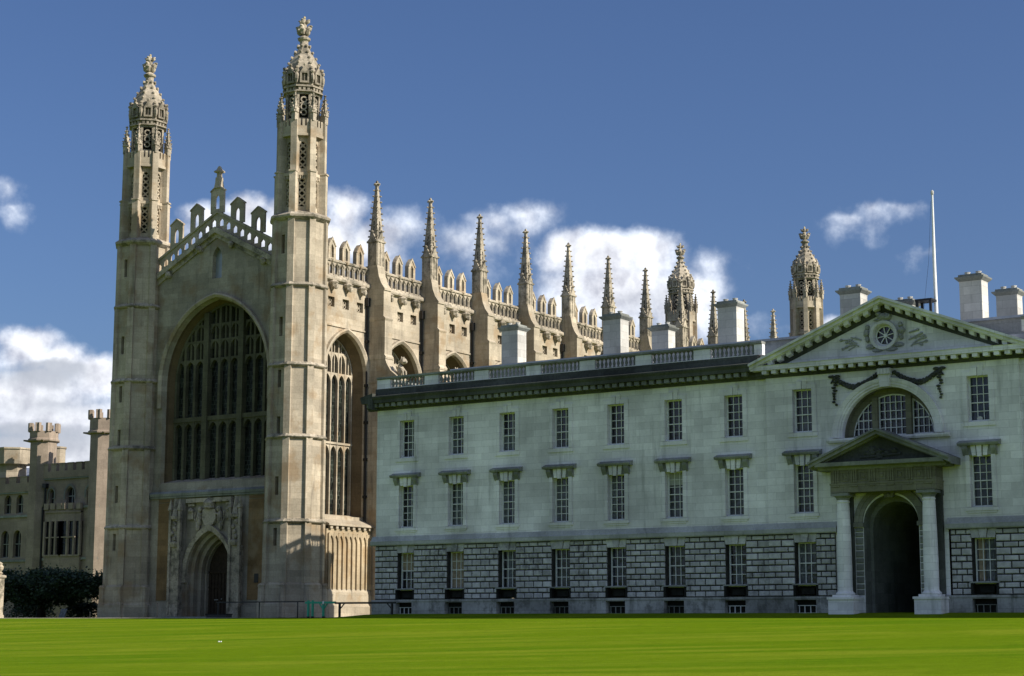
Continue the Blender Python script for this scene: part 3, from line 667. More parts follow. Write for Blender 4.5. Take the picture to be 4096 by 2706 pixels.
# north parapet, seen over the roof from a step aside
mb = MB(); mb.box(XW + 2, XE - 2, YN - .3, YN, 28.5, 29.0); put('north_parapet', mb, CREAM, chapel, (150, YN, 28.5))

def buttress(x):
    mb = MB(); w_ = .46
    def st(hw, prof): wedgex(mb, x - hw, x + hw, prof)
    st(w_, [(YS + .2, 24.55), (89.7, 24.55), (89.7, 26.85), (89.62, 26.85), (89.62, 27.0), (89.75, 27.15), (90.0, 27.5), (90.25, 28.1), (90.42, 28.95), (90.45, 29.0), (YS + .2, 29.0)])
    st(w_ + .05, [(YS + .1, 24.4), (89.5, 24.4), (89.46, 24.52), (89.7, 24.75), (YS + .1, 24.75)])
    st(w_ + .02, [(YS + .2, 21.45), (89.52, 21.45), (89.52, 24.45), (YS + .2, 24.45)])
    st(w_ + .06, [(YS + .1, 21.2), (89.4, 21.2), (89.36, 21.35), (89.55, 21.6), (YS + .1, 21.6)])
    st(w_ + .03, [(YS + .2, 19.5), (88.2, 19.5), (88.3, 19.75), (88.9, 20.2), (89.3, 20.8), (89.5, 21.3), (YS + .2, 21.3)])
    st(w_ + .08, [(YS + .1, 19.3), (87.9, 19.3), (87.88, 19.45), (88.2, 19.6), (YS + .1, 19.6)])
    st(w_ + .03, [(YS + .2, G), (88.05, G), (88.05, 19.4), (YS + .2, 19.4)])
    st(w_ + .12, [(YS, G), (87.6, G), (87.6, 1.6), (87.85, 1.9), (87.9, 7.2), (88.0, 7.6), (YS, 7.6)])
    b = put('buttress', mb, CREAM, chapel, (x, YS, G))
    mb = MB(); cy = 90.92; h = .455
    mb.sq(x, cy, [(h, 28.7), (h, 31.2)])
    for k in range(4):
        c, s = math.cos(k * math.pi / 2), math.sin(k * math.pi / 2)
        fn = lambda u, v, d: (x + c * (h - d) - s * u, cy + s * (h - d) + c * u, v)
        for u in ((-.38, 0, .38) if k == 3 else (-.4, .4)): mb.slab(fn, rect(u - .06, u + .06, 29.0, 31.2), -.05, .05)
        mb.slab(fn, [(-h - .02, 30.95), (h + .02, 30.95), (.08, 31.7), (0, 31.85), (-.08, 31.7)], -.09, .05)
        mb.ell(fn(0, 31.85, -.1), (.1, .1, .13), 6, 4, .3); mb.ell(fn(-h, 31.0, -.08), (.11, .11, .1), 6, 4, .3); mb.ell(fn(h, 31.0, -.08), (.11, .11, .1), 6, 4, .3)
        # one tapering face of the spire with pierced slots
        zs = 31.15; ze = 35.75; hb = .41; ht = .1
        def fn2(u, v, d):
            t = (v - zs) / (ze - zs); q = hb + (ht - hb) * t - d; return (x + c * q - s * u * (hb + (ht - hb) * t), cy + s * q + c * u * (hb + (ht - hb) * t), v)
        hs = [rect(-.22, .22, 31.95, 32.3), rect(-.2, .2, 32.4, 32.75)]
        mb.poly(fn2, [(-1, zs), (1, zs), (1, 32.35), (1, ze), (-1, ze), (-1, 32.35)], hs, 0)
        for q in hs: mb.band(fn2, q, 0, q, .1)
        a2 = (k + .5) * math.pi / 2
        for j in range(9):
            z = 31.45 + j * .49; r = (hb + (ht - hb) * (z - zs) / (ze - zs)) * 1.414 + .07; mb.ell((x + r * math.cos(a2), cy + r * math.sin(a2), z), (.1, .1, .075), 6, 4, .3)
    mb.sq(x, cy, [(.13, 35.7), (.09, 35.85), (.09, 36.1), (.03, 36.22)])
    for k in range(4): mb.ell((x + .22 * math.cos(k * math.pi / 2), cy + .22 * math.sin(k * math.pi / 2), 35.9), (.13, .13, .08), 6, 4, .25)
    put('pinnacle', mb, CARVE, b, (x, 90.92, 28.8))
    mb = MB(); mb.ell((x + .1, 88.35, 20.15), (.26, .34, .55), 8, 6, .15); mb.ell((x + .08, 88.05, 20.95), (.24, .28, .3), 7, 5, .2); mb.ell((x + .08, 87.85, 20.85), (.14, .2, .14), 6, 4, .2)
    for s in (-1, 1): mb.tube([(x + .1 + s * .15, 88.3, 20.5), (x + .1 + s * .2, 87.95, 20.1), (x + .1 + s * .2, 87.9, 19.65)], .09); mb.ell((x + .1 + s * .15, 88.12, 21.2), (.07, .06, .12), 5, 4)
    mb.tube([(x + .1, 88.7, 19.7), (x + .3, 88.75, 20.3), (x + .2, 88.6, 21.0)], .05)
    put('carved_beast', mb, CARVE, b, (x, 88.3, 19.6))
    return b
b0 = buttress(BX[0])
mb = MB(); px = BX[0] - .62
mb.tube([(px, YS - .16, .6), (px, YS - .16, 26.0)], .085, 8); mb.box(px - .17, px + .17, YS - .34, YS, 25.6, 26.3)
for z in (4, 7, 10, 13, 16, 19, 22.6): mb.box(px - .13, px + .13, YS - .29, YS, z, z + .22)
d0 = put('drainpipe', mb, IRON, chapel, (px, YS, .6))
for x in BX[1:]: dup(b0, chapel, (x, YS, G)); dup(d0, chapel, (x - .62, YS, .6))

# ------------------------------------------------------------------ the pale classical building
GB = 0.62
cls = thing('classical_building', 'long pale stone classical building with sash windows, balustraded roof, pediment and columned portico', 'building', (94.45, 38.97, GB))
XG = 94.45; fg = WF(XG); fp = WF(XG - .22); NB = 75.45; XEG = 110.6
WY = [72.9 - 4.035 * i for i in range(7)]; PY = [44.17, 33.77]; SY = [29.25, 25.2]
ROWS = [(2.38, 4.63, 4), (6.42, 9.07, 6), (11.04, 13.38, 5)]
def opening(y, z0, z1): return rect(y - .6, y + .6, z0 - .12, z1 + .04)
mb = MB()
def strip(fn, y1, y0, cols):                                # upper wall between Y limits, with window openings
    hs = [opening(y, *ROWS[k][:2]) for y in cols for k in (1, 2)]
    mb.poly(fn, rect(y0, y1, 5.7, 14.35), hs, 0)
    for q in hs: mb.band(fn, q, 0, q, .56)
cuts = [NB] + [(WY[i] + WY[i + 1]) / 2 for i in range(6)] + [46.46]
for i in range(7): strip(fg, cuts[i], cuts[i + 1], [WY[i]])
LU = arch(2.72, 10.45, 2.72, 12, 39.0)
strip(fg, 31.48, 27.22, [SY[0]]); strip(fg, 27.22, 23.2, [SY[1]])
strip(fp, 46.46, 42.45, [PY[0]]); strip(fp, 35.5, 31.48, [PY[1]])
DA = arch(1.62, 5.55, 1.62, 10, 39.0, GB)
mb.poly(fp, [(35.5, GB), (39 - 1.62, GB)] + list(reversed(DA))[1:-1] + [(39 + 1.62, GB), (42.45, GB), (42.45, 14.35), (35.5, 14.35)], [LU], 0)
mb.band(fp, LU, 0, LU, .25); 
mb.box(XG + .1, XEG - .4, 2.6, NB - .4, 14.2, 14.34); mb.box(XEG - .3, XEG, 2.5, NB - .36, GB, 14.35)
mb.add([(XG, NB, GB), (XEG, NB, GB), (XEG, NB, 14.35), (XG, NB, 14.35)], [(0, 1, 2, 3)])
for y in (46.46, 31.48): mb.add([(XG - .22, y, GB), (XG, y, GB), (XG, y, 14.35), (XG - .22, y, 14.35)], [(0, 1, 2, 3)])
mb.add([fg(2.5, 5.7, 0), fg(23.2, 5.7, 0), fg(23.2, 14.35, 0), fg(2.5, 14.35, 0)], [(0, 1, 2, 3)])
put('wall', mb, PORT, cls, (XG, 38.97, GB))
# the gateway passage
mb = MB(); DI = arch(1.45, 5.4, 1.45, 10, 39.0, GB)
mb.band(fp, DA, 0, DA, .9, False); mb.band(fp, DA, .9, DI, .92, False); mb.band(fp, DI, .92, DI, 14.5, False); mb.poly(fp, DI, [], 14.45); mb.box(XG - .3, XEG - .2, 37.4, 40.6, GB - .2, GB + .02)
put('gateway_passage', mb, SOOTM, cls, (XG + 1, 39, GB))
# ---- rusticated ground floor
mb = MB(); rmap = [(1.64, 1.99, 0), (1.99, 2.30, 1), (2.30, 2.71, 0), (2.71, 3.01, 1), (3.01, 3.41, 0), (3.41, 3.73, 1), (3.73, 4.13, 0), (4.13, 4.44, 1), (4.44, 4.85, 0), (4.85, 5.14, 1)]
def block(fn, a, b, z0, z1, d=-.1):
    j = .034; c = .035
    if b - a < .08: return
    A = rect(a + j, b - j, z0 + j, z1 - j); B = rect(a + j + c, b - j - c, z0 + j + c, z1 - j - c)
    q = rnd.uniform(-.012, .012)
    mb.band(fn, A, .02, A, d + c + q); mb.band(fn, A, d + c + q, B, d + q); mb.add([fn(*p, d + q) for p in B], [(0, 1, 2, 3)])
def pier(fn, a, b, rows=rmap):
    L = b - a; n = max(1, round(L / .68))
    for z0, z1, odd in rows:
        st_ = L / n; ed = [a] + ([a + (k + .5) * st_ for k in range(n)] if odd else [a + (k + 1) * st_ for k in range(n - 1)]) + [b]
        for k in range(len(ed) - 1): block(fn, ed[k], ed[k + 1], z0, z1)
WP = .66
ys_ = [NB + .02] + [v for y in WY for v in (y + WP, y - WP)] + [46.5]
for k in range(0, len(ys_), 2): pier(fg, ys_[k + 1], ys_[k])
pier(fp, PY[0] + WP, 46.48); pier(fp, 42.3, PY[0] - WP); pier(fp, PY[1] + WP, 35.6); pier(fp, 31.46, PY[1] - WP); pier(fg, SY[0] + WP, 31.46); pier(fg, SY[1] + WP, SY[0] - WP); pier(fg, 2.5, SY[1] - WP)
for fn, y in [(fg, y) for y in WY + SY] + [(fp, y) for y in PY]:
    for s, (b0_, b1_, t0_, t1_) in ((0, (-.16, .16, -.24, .24)), (-1, (-.64, -.19, -.72, -.28)), (1, (.19, .64, .28, .72))):
        mb.slab(fn, [(y + b0_, 4.67 + .2 * abs(s) * 0), (y + b1_, 4.67), (y + t1_, 5.14), (y + t0_, 5.14)], -.16 if s == 0 else -.1, .02)
put('rusticated_blocks', mb, RUST, cls, (XG, 60, 1.6))
mb = MB()
for y0, y1, X in ((46.46, NB, XG), (42.3, 46.46, XG - .22), (31.48, 35.7, XG - .22), (2.5, 31.48, XG)):
    f_ = WF(X); cols = [y for y in WY + PY + SY if y0 < y < y1]
    hs = [rect(y - .63, y + .63, 2.3, 4.68) for y in cols] + [rect(y - .78, y + .78, 1.66, 2.26) for y in cols]
    mb.poly(f_, rect(y0, y1, 1.4, 5.75), hs, 0.0)
    for q in hs: mb.band(f_, q, 0, q, .5)
put('joint_backing', mb, JOINT, cls, (XG, 60, 1.6))
mb = MB()
for y0, y1, X in ((46.46, NB + .1, XG), (42.0, 46.56, XG - .22), (31.38, 36.0, XG - .22), (2.5, 31.48, XG)):
    f_ = WF(X); cols = [y for y in WY + PY + SY if y0 < y < y1]; hs = [rect(y - .68, y + .68, .6, 1.44) for y in cols]
    mb.poly(f_, rect(y0, y1, .3, 1.5), hs, -.24)
    for q in hs: mb.band(f_, q, -.24, q, .3)
    mb.slab(f_, rect(y0, y1, 1.5, 1.62), -.28, .1)
put('plinth', mb, PLINTH, cls, (XG - .24, 60, .6))
# ---- string course, cornice, parapet base
mb = MB()
for y0, y1, X in ((46.4, NB + .25, XG), (42.15, 46.6, XG - .22), (31.3, 35.75, XG - .22), (2.5, 31.35, XG)):
    wedge(mb, y0, y1, [(X + .1, 5.16), (X - .26, 5.16), (X - .3, 5.22), (X - .3, 5.45), (X - .2, 5.52), (X - .02, 5.78), (X + .1, 5.78)])
put('string_course', mb, GREYST, cls, (XG, 60, 5.2))
def cornice(mb, y0, y1, X): wedge(mb, y0, y1, [(X + .2, 14.2), (X - .06, 14.2), (X - .1, 14.32), (X - .22, 14.34), (X - .22, 14.62), (X - .72, 14.64), (X - .74, 14.84), (X - .86, 15.0), (X - .86, 15.08), (X + .2, 15.3)])
mb = MB(); cornice(mb, 2.5, 30.9, XG); mb.box(XG - .12, XG + .3, 2.5, 30.9, 15.05, 15.66); put('cornice', mb, SOOT_SHADE, cls, (XG, 16, 14.3))
mb = MB(); cornice(mb, 47.0, NB + .75, XG)
wedgex(mb, XG - .85, XEG, [(NB - .2, 14.2), (NB + .1, 14.3), (NB + .22, 14.62), (NB + .72, 14.64), (NB + .84, 15.0), (NB + .84, 15.08), (NB - .2, 15.3)])
mb.box(XG - .12, XG + .3, 47.0, NB + .1, 15.05, 15.66); mb.box(XG + .3, XEG, NB - .3, NB + .1, 15.05, 15.66);
put('cornice', mb, SOOT_SHADE, cls, (XG, 60, 14.3))
y = NB + .3; dn = None
while y > 47.3:
    if dn is None: mb = MB(); mb.box(XG - .6, XG - .2, y - .16, y + .16, 14.38, 14.62); dn = put('bracket', mb, SOOTM, cls, (XG, y, 14.4))
    else: dup(dn, cls, (XG, y, 14.4))
    y -= .52
# ---- balustrade: base, piers, rail, balusters
bm = MB(); x_, y_ = XG + .1, 0
def balu(x, y):
    m = MB(); m.lathe(x, y, [(.1, 15.7), (.1, 15.76), (.055, 15.8), (.095, 15.92), (.1, 15.98), (.05, 16.14), (.05, 16.2), (.085, 16.24), (.085, 16.29)], 8); return m
bal0 = None
def section(fx, lo, hi, c, n, parent, org):
    global bal0
    for k in range(n):
        q = lo + (k + .5) * (hi - lo) / n; p = fx(q)
        if bal0 is None: bal0 = put('baluster', balu(*p), SOOTM, parent, (p[0], p[1], 15.7), True)
        else: dup(bal0, parent, (p[0], p[1], 15.7))
def rail(fx, a, b, lo, hi, org):
    m = MB(); (xa, ya), (xb, yb) = fx(a), fx(b); hx = .2
    def bx(p, q, w_, z0, z1):
        (x0, y0), (x1, y1) = fx(p), fx(q); m.box(min(x0, x1) - (w_ if y0 != y1 else 0), max(x0, x1) + (w_ if y0 != y1 else 0), min(y0, y1) - (w_ if x0 != x1 else 0), max(y0, y1) + (w_ if x0 != x1 else 0), z0, z1)
    bx(a, b, .2, 15.662, 15.7); bx(a, lo, .17, 15.7, 16.29); bx(hi, b, .17, 15.7, 16.29); m.mi = 1; bx(a, b, .2, 16.29, 16.34); bx(a, b, .26, 16.34, 16.46)
    return put('balustrade', m, [PORT, SOOTM], cls, org)
fxw = lambda y: (XG + .08, y); fxn = lambda x: (x, NB - .12)
edges_ = [NB] + [(WY[i] + WY[i + 1]) / 2 for i in range(6)] + [46.7]
for i in range(7):
    b_, a_ = edges_[i], edges_[i + 1]; lo, hi = WY[i] - 1.46, WY[i] + 1.46
    o = rail(fxw, a_ + .004, b_ - .004, lo, hi, (XG, WY[i], 15.7)); section(fxw, lo, hi, 0, 10, o, None)
for i in range(4):
    a_ = XG + .3 + i * 3.63; lo, hi = a_ + .4, a_ + 3.23
    o = rail(fxn, a_ + .004, a_ + 3.626, lo, hi, (a_ + 1.8, NB, 15.7)); section(fxn, lo, hi, 0, 10, o, None)
for yc in SY: o = rail(fxw, yc - 2.015, yc + 2.015, yc - 1.46, yc + 1.46, (XG, yc, 15.7)); section(fxw, yc - 1.46, yc + 1.46, 0, 10, o, None)
# ---- lead roof and chimneys
mb = MB()
mb.box(XG + .4, XEG - .4, 2.8, NB - .5, 15.3, 15.6); mb.box(XG + 3.3, XEG - 3.3, 5, NB - 3.6, 17.02, 17.16)
aw = MB(); aw.box(XG + 3.5, XEG - 3.5, 5.2, NB - 3.8, 15.6, 17.02); put('attic_wall', aw, GREYST, cls, (XG + 7, 40, 15.6))
mb.loft([[(XG + .5, 31.3, 15.2), (XG + .5, 38.97, 18.2), (XG + .5, 46.6, 15.2)], [(XG + 9, 31.3, 15.2), (XG + 9, 38.97, 18.2), (XG + 9, 46.6, 15.2)]])
put('roof', mb, LEAD, cls, (XG + 7, 60, 15.3))
def chimney(x, y, wd, dp, z0, z1):
    mb = MB(); a, b = wd / 2, dp / 2
    mb.box(x - b - .12, x + b + .12, y - a - .14, y + a + .14, z0 - 2, z0 + .45); mb.box(x - b, x + b, y - a, y + a, z0 + .45, z1 - .5)
    def rg(e, z): return [(x - b - e, y - a - e, z), (x + b + e, y - a - e, z), (x + b + e, y + a + e, z), (x - b - e, y + a + e, z)]
    mb.loft([rg(.0, z1 - .5), rg(.02, z1 - .42)]);
    c = put('chimney', mb, PORTW, cls, (x, y, z0))
    mb = MB(); mb.loft([rg(.02, z1 - .42), rg(.2, z1 - .24), rg(.22, z1 - .16), rg(.05, z1 - .14), rg(.03, z1)])
    put('chimney_cap', mb, SOOTM, c, (x, y, z1 - .3))
    for k in (-1, 1):
        mb = MB(); mb.lathe(x, y + k * a * .5, [(.17, z1 - .02), (.15, z1 + .14), (.18, z1 + .16), (.18, z1 + .2), (.1, z1 + .2)], 9); put('chimney_pot', mb, PORTW, c, (x, y, z1))
for y in (68.48, 60.36, 51.89, 43.55, 36.04): chimney(100.5, y, 1.33, 1.05, 17.0, 20.22)
for y in (59.95, 42.5, 35.85): chimney(106.1, y, 1.3, .95, 16.6, 20.22)
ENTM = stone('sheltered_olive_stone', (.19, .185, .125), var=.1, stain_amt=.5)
# ---- sash windows
def sash(y, k, X, cover=None):
    z0, z1, rows = ROWS[k]; fn = WF(X); mb = MB(); o_ = (X, y, z0)
    O = rect(y - .6, y + .6, z0 - .12, z1 + .04); I = rect(y - .53, y + .53, z0 - .02, z1 - .02)
    mb.band(fn, O, .3, I, .3); mb.band(fn, I, .3, I, .39)
    mb.slab(fn, rect(y - .62, y + .62, z0 - .16, z0 - .02), .2, .32)
    for c in (1, 2): mb.slab(fn, rect(y - .53 + c * 1.06 / 3 - .019, y - .53 + c * 1.06 / 3 + .019, z0, z1), .335, .39)
    for r in range(1, rows):
        mid = r == rows // 2; t = .028 if mid else .018; zz = z0 + (z1 - z0) * r / rows; mb.slab(fn, rect(y - .53, y + .53, zz - t, zz + t), .32 if mid else .34, .39)
    w_ = put('window', mb, WHITE, cls, o_)
    mb = MB(); mb.add([fn(*p, .4) for p in rect(y - .56, y + .56, z0 - .05, z1 + .02)], [(0, 1, 2, 3)]); put('pane', mb, rnd.choice((GLASS, GLASS, GLASS2, GLASS3)), w_, o_)
    if cover:
        for m, (a, b, c, d) in cover:
            mb = MB(); n = 9; L = [(a + (b - a) * i / n, .378 + .012 * (i % 2)) for i in range(n + 1)]
            mb.add([fn(y + u, c, q) for u, q in L] + [fn(y + u, d, q) for u, q in L], [(i, i + 1, n + 2 + i, n + 1 + i) for i in range(n)]); put('blind' if m is BLIND else 'curtain', mb, m, w_, o_)
    # stone surround
    mb = MB()
    if k == 2:
        for a, b, c, d in ((y - .89, y - .6, z0 - .1, z1 + .3), (y + .6, y + .89, z0 - .1, z1 + .3), (y - .93, y + .93, z0 - .36, z0 - .12), (y - .6, y - .3, z1 + .04, z1 + .3), (y + .3, y + .6, z1 + .04, z1 + .3)): mb.slab(fn, rect(a, b, c, d), -.06, .02)
        mb.slab(fn, [(y - .28, z1 + .04), (y - .02, z1 + .04), (y - .02, z1 + .62), (y - .34, z1 + .62)], -.07, .02); mb.slab(fn, [(y + .02, z1 + .04), (y + .28, z1 + .04), (y + .34, z1 + .5), (y + .02, z1 + .5)], -.09, .02)
        put('surround', mb, PORT, w_, o_)
    elif k == 1:
        for a, b, c, d in ((y - .84, y - .6, z0 - .1, z1 + .04), (y + .6, y + .84, z0 - .1, z1 + .04)): mb.slab(fn, rect(a, b, c, d), -.09, .02)
        mb.slab(fn, rect(y - .9, y + .9, z0 - .3, z0 - .12), -.1, .02); mb.slab(fn, rect(y - .8, y + .8, z0 - .42, z0 - .3), -.05, .02)
        put('surround', mb, PORT, w_, o_)
        mb = MB(); zt = z1 + .55; wedge(mb, y - 1.16, y + 1.16, [(X + .02, zt), (X - .36, zt), (X - .42, zt + .1), (X - .42, zt + .15), (X - .02, zt + .3), (X + .02, zt + .3)])
        for s in (-1, 1): wedge(mb, y + s * .8 - .15, y + s * .8 + .15, [(X + .02, zt), (X - .3, zt), (X - .28, zt - .18), (X - .08, zt - .52), (X + .02, zt - .52)])
        mb.slab(fn, rect(y - .66, y + .66, z1 + .04, zt), -.1, .02)
        put('hood', mb, SOOTM, w_, o_)
        mb = MB()
        for s in (-1, 0, 1): mb.slab(fn, [(y + s * .3 - .11, z1 + .0 - (.06 if s == 0 else 0)), (y + s * .3 + .11, z1 + .0 - (.06 if s == 0 else 0)), (y + s * .36 + .14, zt), (y + s * .36 - .14, zt)], -.24 if s == 0 else -.17, .02)
        put('keystone', mb, PORT, w_, o_)
    else:
        mb.slab(fn, rect(y - .8, y + .8, 2.26, 2.34), -.2, .1); put('sill', mb, SOOTM, w_, o_)
        mb = MB(); mb.add([fn(*p, .3) for p in rect(y - .76, y + .76, 1.68, 2.25)], [(0, 1, 2, 3)])
        for s in (-1, 1): mb.slab(fn, rect(y + s * .7 - .07, y + s * .7 + .07, 1.64, 2.26), -.12, .3)
        mb.slab(fn, rect(y - .45, y + .35, 1.75, 2.1), .1, .29); put('recessed_panel', mb, DARK, w_, o_)
        mb = MB(); mb.add([fn(*p, .22) for p in rect(y - .7, y + .7, .58, 1.46)], [(0, 1, 2, 3)]); put('basement_recess', mb, DARK, w_, o_)
        mb = MB()
        for c in (-.52, -.18, .18, .52): mb.slab(fn, rect(y + c - .02, y + c + .02, .72, 1.12), .08, .14)
        mb.slab(fn, rect(y - .6, y + .6, .64, .72), -.02, .14); mb.slab(fn, rect(y - .6, y + .6, 1.1, 1.14), .08, .14); put('basement_frame', mb, WHITE if rnd.random() > .4 else SOOTM, w_, o_)
    return w_
CV = {(0, 0): [(CURT, (-.53, .53, 3.5, 4.6))], (1, 0): [(CURT, (-.53, .53, 2.4, 4.62))], (0, 2): [(GREYC, (-.5, .1, 11.05, 13.35))], (1, 2): [(GREYC, (.05, .5, 11.05, 13.35))], (2, 2): [(GREYC, (-.5, .5, 11.05, 12.1))], (3, 2): [(GREYC, (-.5, -.1, 11.05, 13.3)), (GREYC, (.3, .5, 11.05, 13.3))],
      (0, 1): [(GREYC, (-.3, .2, 6.45, 7.8))], (1, 1): [(GREYC, (-.5, .4, 6.45, 9.0))], (2, 1): [(GREYC, (.1, .5, 6.45, 9.0)), (GREYC, (-.5, -.35, 6.45, 9))], (3, 1): [(GREYC, (.2, .5, 6.45, 9.0))], (4, 1): [(GREYC, (.15, .5, 6.45, 9.0))], (5, 1): [(BLIND, (-.53, .53, 8.3, 9.05))], (6, 0): [(GREYC, (-.1, .2, 2.4, 4.6))], (2, 0): [(GREYC, (-.1, .3, 2.4, 4.6))], (7, 0): [(GREYC, (.1, .5, 2.4, 4.6))], (8, 0): [(CURT, (.1, .45, 2.4, 4.6)), (GREYC, (-.4, .0, 2.4, 4.6))]}
for i, y in enumerate(WY + PY + SY):
    for k in range(3): sash(y, k, XG if i < 7 or i > 8 else XG - .22, CV.get((i, k)))
mb = MB(); mb.ell((XG + .05, PY[1] + .05, 11.1), (.03, .17, .13), 8, 6); put('lamp_shade', mb, PORTW, cls, (XG, PY[1], 11.1))
# ---- pavilion pediment
XP = XG - .22; AY, AZ = 38.97, 18.24; TL = 47.1; ZC = 14.86
mb = MB(); wedge(mb, AY - 8.13, AY + 8.13, [(XP + .3, 14.58), (XP - .66, 14.6), (XP - .66, 14.84), (XP - .7, 14.88), (XP + .3, 14.95)])
ca_ = math.atan2(AZ - 15.04, 8.13)
for s in (-1, 1):
    def rk(o0, o1, x0, x1):                                 # raking member between offsets below the top line
        y0, y1 = AY, AY + s * 8.2; dz = lambda y: AZ - abs(y - AY) * math.tan(ca_)
        mb.loft([[(x, y, dz(y) - o) for x, o in ((x0, o0), (x1, o0), (x1, o1), (x0, o1))] for y in (y0, y1)])
    rk(0, .14, XP - .86, XP + .6); rk(.14, .34, XP - .7, XP + .5); rk(.34, .4, XP - .6, XP + .3)
pd = put('pediment', mb, PORT, cls, (XP, AY, 14.9))
mb = MB(); wedge(mb, AY - 8.05, AY + 8.05, [(XP + .25, 14.2), (XP - .06, 14.2), (XP - .1, 14.32), (XP - .2, 14.34), (XP - .2, 14.579), (XP + .25, 14.579)])
for s in (-1, 1):
    y0, y1 = AY, AY + s * 7.4; dz = lambda y: AZ - abs(y - AY) * math.tan(ca_)
    mb.loft([[(x, y, dz(y) - o) for x, o in ((XP - .12, .41), (XP + .1, .41), (XP + .1, .84), (XP - .04, .84))] for y in (y0, y1)])
put('bed_mould', mb, SOOT_SHADE, pd, (XP, AY, 14.4))  # dark stone here paints the deep shade under the cornices
mb = MB(); oc = [(39.05 + .58 * math.cos(2 * math.pi * i / 20), 16.1 + .58 * math.sin(2 * math.pi * i / 20)) for i in range(20)]
mb.poly(fp, [(AY - 7.4, 14.93), (AY + 7.4, 14.93), (AY, 17.9)], [oc], 0); mb.band(fp, oc, 0, oc, .35); put('tympanum', mb, PORT, pd, (XP, AY, 14.9))
y = AY - 7.7; dn = None
while y < AY + 7.9:
    if dn is None: mb = MB(); mb.box(XP - .6, XP - .18, y - .14, y + .14, 14.38, 14.585); dn = put('bracket', mb, PORT, pd, (XP, y, 14.4))
    else: dup(dn, pd, (XP, y, 14.4))
    y += .6
for s in (-1, 1):
    for k in range(13):
        y = AY + s * (.35 + k * .6); z = AZ - abs(y - AY) * math.tan(ca_) - .4; t = math.tan(ca_) * s
        if k == 0: mb = MB(); mb.loft([[(x, y + d, z - t * d - q) for x, q in ((XP - .56, 0), (XP - .12, 0), (XP - .12, .24), (XP - .5, .2))] for d in (-.14, .14)]); dn = put('bracket', mb, PORT, pd, (XP, y, z))
        else: dup(dn, pd, (XP, y, z))
mb = MB(); ring = lambda r, n=24: [(39.05 + r * math.cos(2 * math.pi * i / n), 16.1 + r * math.sin(2 * math.pi * i / n)) for i in range(n)]
mb.band(fp, ring(.86), 0, ring(.82), -.2); mb.band(fp, ring(.82), -.2, ring(.66), -.2); mb.band(fp, ring(.66), -.2, ring(.58), 0); put('oculus_surround', mb, PORT, pd, (XP, 39.05, 16.1))
mb = MB(); mb.band(fp, ring(.58), .16, ring(.5), .16); mb.band(fp, ring(.1), .14, ring(.1), .24); mb.poly(fp, ring(.1), [], .14)
for k in range(8): a = math.pi / 8 + k * math.pi / 4 + .2; mb.bar(fp, (39.05 + .08 * math.cos(a), 16.1 + .08 * math.sin(a)), (39.05 + .52 * math.cos(a), 16.1 + .52 * math.sin(a)), .05, .16, .24)
ow = put('oculus_window', mb, WHITE, pd, (XP, 39.05, 16.1))
mb = MB(); mb.poly(fp, ring(.56), [], .26); put('oculus_pane', mb, GLASS, pd, (XP, 39.05, 16.1))
mb = MB(); E_ = lambda y, z, ry, rz, rx=.14, j=.2: mb.ell((XP - .02, y, z), (rx, ry, rz), 8, 6, j)
E_(39.1, 17.15, .34, .22, .3); E_(39.3, 17.3, .2, .16, .3); E_(38.78, 17.12, .22, .2, .28); E_(39.1, 16.98, .5, .1, .2)
for s in (-1, 1):
    E_(39.05 + s * .98, 16.62, .14, .16, .24); E_(39.05 + s * 1.05, 16.3, .2, .24, .22); E_(39.05 + s * 1.0, 15.95, .14, .2, .18); E_(39.05 + s * .85, 15.5, .3, .14, .16); E_(39.05 + s * .4, 15.28, .35, .12, .15)
    for k in range(9):
        a = rnd.uniform(-.5, .7); y = 39.05 + s * (1.3 + rnd.random() * .6); z = 15.35 + rnd.random() * .8; L = .4 + rnd.random() * .5
        mb.tube([(XP - .03, y, z), (XP - .05, y + s * L * math.cos(a), z + L * math.sin(a))], rnd.uniform(.025, .05), 5)
        if k < 6: E_(y + s * L * math.cos(a), z + L * math.sin(a), .09, .08, .1, .3)
put('carved_relief', mb, GREYST, pd, (XP, 39.05, 16))
# ---- lunette window over the portico
mb = MB(); A = arch(2.74, 10.45, 2.74, 14, 39.0); B = arch(3.28, 10.45, 3.22, 14, 39.0); M1 = arch(2.86, 10.45, 2.86, 14, 39.0); M2 = arch(3.0, 10.45, 3.0, 14, 39.0)
for a, da, b, db in ((A, 0, A, -.1), (A, -.1, M1, -.1), (M1, -.1, M1, -.16), (M1, -.16, M2, -.16), (M2, -.16, M2, -.2), (M2, -.2, B, -.26), (B, -.26, B, 0)): mb.band(fp, a, da, b, db, False)
wedge(mb, 35.4, 42.6, [(XP + .1, 10.2), (XP - .3, 10.2), (XP - .36, 10.3), (XP - .36, 10.4), (XP + .1, 10.45)])
lw = put('lunette_surround', mb, PORT, cls, (XP, 39, 10.4))
mb = MB(); mb.slab(fp, [(38.72, 13.16), (39.28, 13.16), (39.34, 13.85), (38.66, 13.85)], -.36, .02); mb.slab(fp, rect(38.62, 39.38, 13.85, 14.18), -.44, .02)
for k in range(4): mb.box(XP - .47, XP - .44, 38.7 + k * .19 - .05, 38.7 + k * .19 + .05, 13.87, 14.16)
put('keystone', mb, PORT, lw, (XP, 39, 13.2))
mb = MB()
for s in (-1, 1): mb.slab(fp, rect(39 + s * 1.0 - .16, 39 + s * 1.0 + .16, 10.45, 12.7), .55, .95)
mb.band(fp, LU, .25, LU, .75); mb.band(fp, LU, .75, arch(2.42, 10.45, 2.42, 12, 39.0), .75); mb.band(fp, arch(2.42, 10.45, 2.42, 12, 39.0), .75, arch(2.42, 10.45, 2.42, 12, 39.0), .96)
put('mullion', mb, ENTM, lw, (XP, 39, 10.5))
mb = MB()
